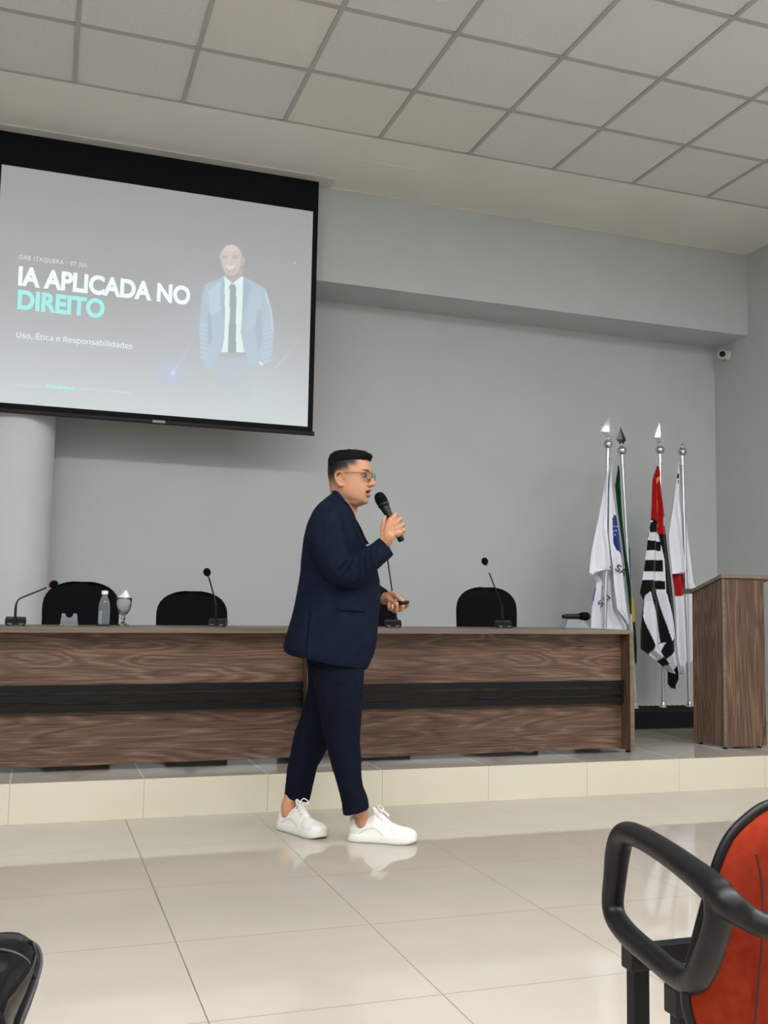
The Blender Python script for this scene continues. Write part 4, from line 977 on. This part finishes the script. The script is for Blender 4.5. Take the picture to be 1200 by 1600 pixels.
# ---------------- jacket
def wrinkle(me, amp, sc, dirs=None, seed=0.):
    V = coords(me); Nn = normals(me)
    d = np.array([noise.noise(Vector((v_[0]*sc[0]+seed, v_[1]*sc[1], v_[2]*sc[2])))+.5*noise.noise(Vector((v_[0]*sc[0]*2.1+seed, v_[1]*sc[1]*2.1, v_[2]*sc[2]*2.3+5))) for v_ in V])
    V += Nn*(amp*d)[:, None]; setco(me, V)
JR = [((523, 767), (549, 797), .078), ((511, 777), (553, 805), .130), ((496, 791), (557.5, 818), .185), ((484, 812), (563.5, 834), .208), ((476.5, 836), (571, 850), .210), ((472, 862), (582, 870), .200),
      ((469, 895), (592, 900), .190), ((464, 925), (593.5, 930), .190), ((458.5, 955), (591, 962), .195), ((451, 980), (589.5, 990), .20), ((443, 1008), (585, 1020), .20), ((446, 1020), (574, 1046), .19)]
bm = bmesh.new()
rings = []
JP = catmull([(*b_, *f_, hw) for b_, f_, hw in JR], 4)
for (bx, by, fx, fy, hw) in JP:
    b3, f3 = P_(bx, by), P_(fx, fy); rings.append(ring_pts((b3+f3)/2, (f3-b3)/2, F3*hw, 40, 2.35))
skin_rings(bm, rings)
SLV_N = [(514, 806, -.155, .066), (511, 820, -.19, .074), (511, 842, -.205, .077), (518, 868, -.21, .073), (530, 888, -.208, .069), (543, 896, -.205, .066), (558, 890, -.20, .062), (576, 876, -.19, .056), (592, 864, -.178, .051), (604, 854, -.172, .0485)]
tube(bm, [(*P_(*p[:3]), p[3]) for p in SLV_N], 24, 5, round_ends=False)
ball(bm, P_(513, 810, -.15), .072, 20)
SLV_F = [(522, 806, .155, .066), (522, 835, .19, .072), (532, 880, .20, .066), (548, 905, .20, .060), (570, 920, .18, .054), (588, 930, .15, .048), (600, 935, .125, .043)]
tube(bm, [(*P_(*p[:3]), p[3]) for p in SLV_F], 24, 5, round_ends=False)
me = remesh(bm, .004, 7, .5); wrinkle(me, .0042, (9, 9, 4.5)); wrinkle(me, .0016, (26, 26, 14), seed=3)
V = coords(me); Nn = normals(me); dpt = V@np.array(F3)
FOLDS = [((562, 862), (545, 905), .005), ((570, 858), (561, 905), .006), ((556, 868), (532, 898), .006), ((578, 853), (572, 894), .005), ((548, 872), (524, 890), .005), ((585, 850), (584, 886), .004),
         ((515, 800), (506, 850), .003), ((528, 800), (532, 850), .003), ((545, 815), (553, 850), .003)]
for (a_, c_, am) in FOLDS:
    A_, B_ = P_(*a_, -.24), P_(*c_, -.24); pa = np.array([A_.dot(R3), A_.z]); pb = np.array([B_.dot(R3), B_.z]); q_ = np.stack([V@np.array(R3), V[:, 2]], 1)
    dd = pb-pa; ln = np.hypot(*dd); dd = dd/ln; s_ = (q_-pa)@dd; n_ = (q_-pa)@np.array([-dd[1], dd[0]])+.006*np.sin(s_/ln*5)
    win = np.clip(np.minimum(s_/(.25*ln), (ln-s_)/(.25*ln)), 0, 1)
    V += Nn*(1.8*am*win*(np.exp(-(n_/.0075)**2)-.7*np.exp(-((n_-.013)/.0065)**2))*(dpt < -.12))[:, None]
setco(me, V)
# open the cuffs and neckline a little : press the skin-side in
V = coords(me); Nn = normals(me)
vent_a, vent_b = P_(483, 955, -.17), P_(476, 1034, -.17)
q = (V-np.array(MO*0)); u_ = V@np.array(R3); z_ = V[:, 2]; dpt = V@np.array(F3)
ua, ub = vent_a@R3 if False else vent_a.dot(R3), vent_b.dot(R3)
tt_ = np.clip((vent_a.z-z_)/(vent_a.z-vent_b.z), -.3, 1); uc = ua+(ub-ua)*tt_
V -= Nn*(.007*np.exp(-((u_-uc)/.006)**2)*(tt_ > 0)*(dpt < 0))[:, None]
setco(me, V)
o = mkobj('jacket', me, M_SUIT, man, True)
# pocket flap, buttons, lapel and collar follow the jacket
from mathutils.bvhtree import BVHTree
bvh = BVHTree.FromPolygons([tuple(v_) for v_ in V], [tuple(p.vertices) for p in me.polygons])
def onJ(px, py, lift=.003):
    o_ = Vector(CC)-MO; d_ = Vector(ray(px, py)).normalized(); hit = bvh.ray_cast(o_, d_)
    return (hit[0]-d_*lift) if hit[0] else None
def patch(name, quad, m, nu=14, nv=8, th=.003, lift=.0015, parent=None):
    bm = bmesh.new(); g_ = []
    for j in range(nv+1):
        r = []
        for i in range(nu+1):
            u, v = i/nu, j/nv; a = np.array(quad[0])*(1-u)+np.array(quad[1])*u; b = np.array(quad[3])*(1-u)+np.array(quad[2])*u; p = a*(1-v)+b*v
            h_ = onJ(p[0], p[1], lift+th)
            r.append(h_)
        g_.append(r)
    ok = all(x is not None for r in g_ for x in r)
    if not ok: print('patch miss', name); bm.free(); return None
    vs = [[bm.verts.new(x) for x in r] for r in g_]
    for a, b in zip(vs, vs[1:]):
        for i in range(nu): bm.faces.new((a[i], a[i+1], b[i+1], b[i]))
    ob = mkobj(name, bm, m, parent or man, True); so = ob.modifiers.new('s', 'SOLIDIFY'); so.thickness = th; so.offset = 0; return ob
patch('pocket_flap', [(527.5, 939), (570, 940), (569, 956), (528.5, 953.5)], M_SUIT, parent=o)
def seam(name, pts, r, m, lift=.001, parent=None):
    q = [onJ(*p, lift) for p in pts]; q = [x for x in q if x is not None]
    if len(q) > 2: mkobj(name, T_([(*x, r) for x in q], 6, 2), m, parent or man, True)
seam('vent_seam', [(483, 957), (482, 975), (480, 1000), (478, 1015), (476.5, 1029)], .0018, M_SHIRT, .0005, o)
seam('shoulder_seam', [(522, 786), (510, 792), (500, 806), (496, 825), (497, 850), (503, 872)], .0012, M_SUIT2, .0002, o)
# collar band round the neck
cb = [P_(521.5, 768, .0), P_(525, 770, -.055), P_(534, 780, -.082), P_(543.5, 792, -.076), P_(551, 806, -.05), P_(556, 820, -.035)]
cb2 = [P_(521.5, 768, .0), P_(527, 769, .055), P_(536, 777, .080), P_(545, 789, .072), P_(552, 803, .045)]
mkobj('collar', T_([(*p, r) for p, r in zip(cb, (.012, .014, .015, .014, .012, .008))], 10, 5, flat=.6, up=(0, 0, 1)), M_SUIT, o, True)
mkobj('collar', T_([(*p, r) for p, r in zip(cb2, (.012, .014, .015, .013, .010))], 10, 5, flat=.6, up=(0, 0, 1)), M_SUIT, o, True)
# black t-shirt showing in the open front
bm = bmesh.new()
rr = []
for (bx, by, fx, fy, hw) in catmull([(532, 786, 551.5, 800, .050), (530, 800, 556, 810, .060), (530, 815, 564, 824, .062), (535, 832, 571, 840, .060), (545, 845, 578, 851, .05)], 4):
    b3, f3 = P_(bx, by, 0), P_(fx, fy, 0); rr.append(ring_pts((b3+f3)/2, (f3-b3)/2, F3*hw, 28, 2.0))
skin_rings(bm, rr); mkobj('shirt', remesh(bm, .004, 4), M_SHIRT, man, True)
seam('lapel', [(536, 781), (541, 792), (546, 806), (551, 820), (557, 834), (564, 845)], .0035, M_SUIT, .001, o)
bm = bmesh.new(); p = P_(591.5, 908, -.02); lathe(bm, [(0, 0), (.008, 0), (.009, .002), (.007, .004), (0, .003)], p, 16, R3-F3*.6); mkobj('button', bm, mat('grey_horn_button', (96, 92, 86), .4), o, True)
for k_ in range(3):
    h_ = onJ(609-k_*3.0, 861+k_*0-k_*-4, .0)
# watch
wc = P_(600.5, 850, -.180); wd = (P_(608, 838, -.2)-P_(590, 862, -.182)).normalized()
bm = bmesh.new(); lathe(bm, [(.0285, -.006), (.031, -.005), (.0315, .0), (.031, .005), (.0285, .006)], wc, 28, wd); mkobj('watch', bm, M_CHROME, man, True)

# ---------------- trousers
bm = bmesh.new()
hipr = [((476, 985), (585, 992), .165), ((478, 1015), (577, 1020), .170), ((480, 1040), (570, 1046), .165)]
skin_rings(bm, [ring_pts((P_(*b_)+P_(*f_))/2, (P_(*f_)-P_(*b_))/2, F3*hw, 32, 2.3) for b_, f_, hw in hipr])
NL = [(487, 1035, 569, 1042, .092, -.070), (489, 1065, 568.5, 1068, .094, -.078), (493, 1087, 568, 1087, .092, -.082), (500, 1118, 566.5, 1118, .088, -.086), (507, 1150, 563.5, 1152, .083, -.09), (514, 1180, 564.5, 1182, .078, -.095), (521, 1205, 565.5, 1205, .074, -.10), (528, 1232, 567.5, 1228, .070, -.105), (533, 1255, 574.5, 1246, .066, -.108), (535.5, 1273, 577, 1262, .064, -.11)]
FL = [(480, 1035, 552, 1040, .092, .070), (481, 1065, 545, 1070, .092, .082), (477, 1092, 537, 1098, .090, .092), (469, 1120, 529, 1127, .086, .10), (461.5, 1142, 520, 1150, .083, .108), (456, 1165, 511, 1170, .078, .115), (450.5, 1195, 497, 1197, .072, .125), (447, 1225, 490, 1225, .067, .135), (444, 1244, 483.5, 1252, .064, .145)]
for LG in (NL, FL):
    rr = []
    for (x0, y0, x1, y1, hw, dy) in catmull(LG, 4):
        a3, b3 = P_(x0, y0, dy), P_(x1, y1, dy); rr.append(ring_pts((a3+b3)/2, (b3-a3)/2, F3*hw, 32, 2.1))
    skin_rings(bm, rr)
me = remesh(bm, .004, 4, .5); wrinkle(me, .0045, (8, 8, 7), seed=11); wrinkle(me, .0018, (22, 22, 16), seed=2)
tr = mkobj('trousers', me, M_SUIT2, man, True)

# ---------------- sneakers
def sneaker(name, frame, L=.292):
    O, f, lat = frame
    def S(x, y, z): return O+f*x+lat*y+Vector((0, 0, z))
    W = [(.0, .018), (.008, .028), (.03, .035), (.07, .037), (.11, .037), (.15, .040), (.19, .0475), (.22, .0515), (.25, .049), (.272, .038), (.286, .020), (.291, .006)]
    k = L/.291
    root = None
    def out(ad, z, lift=0): 
        return [S(x*k, w_+ad, z+lift*max(0, (x-.22)/.07)**2*.012) for x, w_ in W]+[S(x*k, -(w_+ad), z+lift*max(0, (x-.22)/.07)**2*.012) for x, w_ in reversed(W)]
    bm = bmesh.new(); skin_rings(bm, [out(-.002, .0, 1), out(.003, .003, 1), out(.004, .012, .8), out(.003, .028, .5), out(.0, .036, .4)])
    sho = mkobj('sneaker', bm, M_SNEAK2, man, True); sharp(sho, 55)
    UP = [(.004, .019, .096, 0), (.012, .028, .100, 0), (.035, .034, .094, 0), (.065, .036, .090, 0), (.09, .037, .096, 1), (.11, .037, .112, 1), (.13, .037, .108, 1), (.15, .038, .095, 1), (.175, .042, .081, 1), (.2, .046, .071, 1), (.225, .0485, .064, 1), (.25, .046, .059, 1), (.272, .037, .052, 1), (.286, .022, .042, 1)]
    bm = bmesh.new(); rr = []
    for x, w_, h_, kk in UP:
        r = []
        for i in range(28):
            th = 2*PI*i/28; c, s = math.cos(th), math.sin(th)
            e = .75 if kk == 0 else .95
            yy = w_*math.copysign(abs(c)**e, c)*(1-.32*max(0, s)*(h_ > .06)); zz = .028+(h_-.022)*max(0, s)**.8-.004*max(0, -s)
            r.append(S(x*k, yy, zz))
        rr.append(r)
    skin_rings(bm, rr)
    tube(bm, [(*S(.17, 0, .075), .018), (*S(.138, 0, .104), .017), (*S(.117, 0, .126), .013), (*S(.108, 0, .138), .009)], 14, 4)
    mkobj('shoe_upper', remesh(bm, .003, 3), M_SNEAK, sho, True)
    # seams, toe cap, laces
    for s in (-1, 1):
        mkobj('seam', T_([(*S(.205, s*.0475, .036), .0012), (*S(.19, s*.043, .056), .0012), (*S(.185, s*.028, .073), .0012), (*S(.19, 0, .076), .0012)], 6, 4), M_STITCH, sho, True)
        mkobj('seam', T_([(*S(.05, s*.0365, .038), .0012), (*S(.075, s*.0375, .058), .0012), (*S(.11, s*.0375, .066), .0012), (*S(.14, s*.039, .050), .0012), (*S(.155, s*.041, .034), .0012)], 6, 4), M_STITCH, sho, True)
    bm = bmesh.new()
    for i in range(6):
        x = .122+i*.0125; z_ = .127-i*.0105
        tube(bm, [(*S(x+.004, -.024-.0006*i, z_-.016), .0024), (*S(x, -.012, z_-.003), .0024), (*S(x, .012, z_-.003), .0024), (*S(x+.004, .024+.0006*i, z_-.016), .0024)], 6, 4)
    for s in (-1, 1):
        tube(bm, [(*S(.122, 0, .130), .0026), (*S(.128, s*.020, .148), .0026), (*S(.146, s*.034, .134), .0026), (*S(.14, s*.018, .125), .0026), (*S(.124, 0, .129), .0026)], 6, 5)
        tube(bm, [(*S(.122, 0, .130), .0026), (*S(.148, -.02+s*.012, .136), .0024), (*S(.178, -.03+s*.012, .116), .0024)], 6, 4)
    mkobj('laces', bm, M_SNEAK, sho, True)
    return sho
sneaker('near', SH_N, .296)
sneaker('far', SH_F, .288)

# ---------------- what he holds
t = thing('handheld_microphone', MO+mic_a, 'black handheld microphone held up to the speaker\'s mouth', 'microphone')
d = (mic_b-mic_a).normalized(); L = (mic_b-mic_a).length
mkobj('grille', L_([(0, -.026), (.012, -.024), (.021, -.016), (.0255, -.002), (.0265, .010), (.0255, .022), (.0235, .030)], (0, 0, 0), 32, d), M_FOAM, t, True)
mkobj('ring', L_([(.0245, .028), (.0262, .030), (.0262, .038), (.022, .046)], (0, 0, 0), 32, d), M_BLACKP, t, True)
mkobj('handle', L_([(.0225, .040), (.0205, .056), (.0178, .075), (.0165, .12), (.0155, L-.03), (.0150, L-.012), (.0135, L-.002), (0, L)], (0, 0, 0), 32, d), M_BLACKP, t, True)
ck = P_(621, 943, .075)+MO
t = thing('presentation_clicker', ck, 'small black remote clicker in the speaker\'s lower hand', 'remote control')
a_, b_ = P_(606, 944.5, .085)-(ck-MO), P_(637, 941, .060)-(ck-MO)
mkobj('clicker_body', T_([(*a_, .013), (*(a_*.5+Vector((0, 0, .002))), .0175), (*(b_*.4), .0185), (*b_, .013)], 16, 5, flat=.6, up=(0, 0, 1)), M_BLACKP, t, True)
mkobj('button', L_([(0, 0), (.005, 0), (.005, .002), (0, .0025)], b_*.45+Vector((0, 0, .0068)), 14), MATS['grey_button'], t)
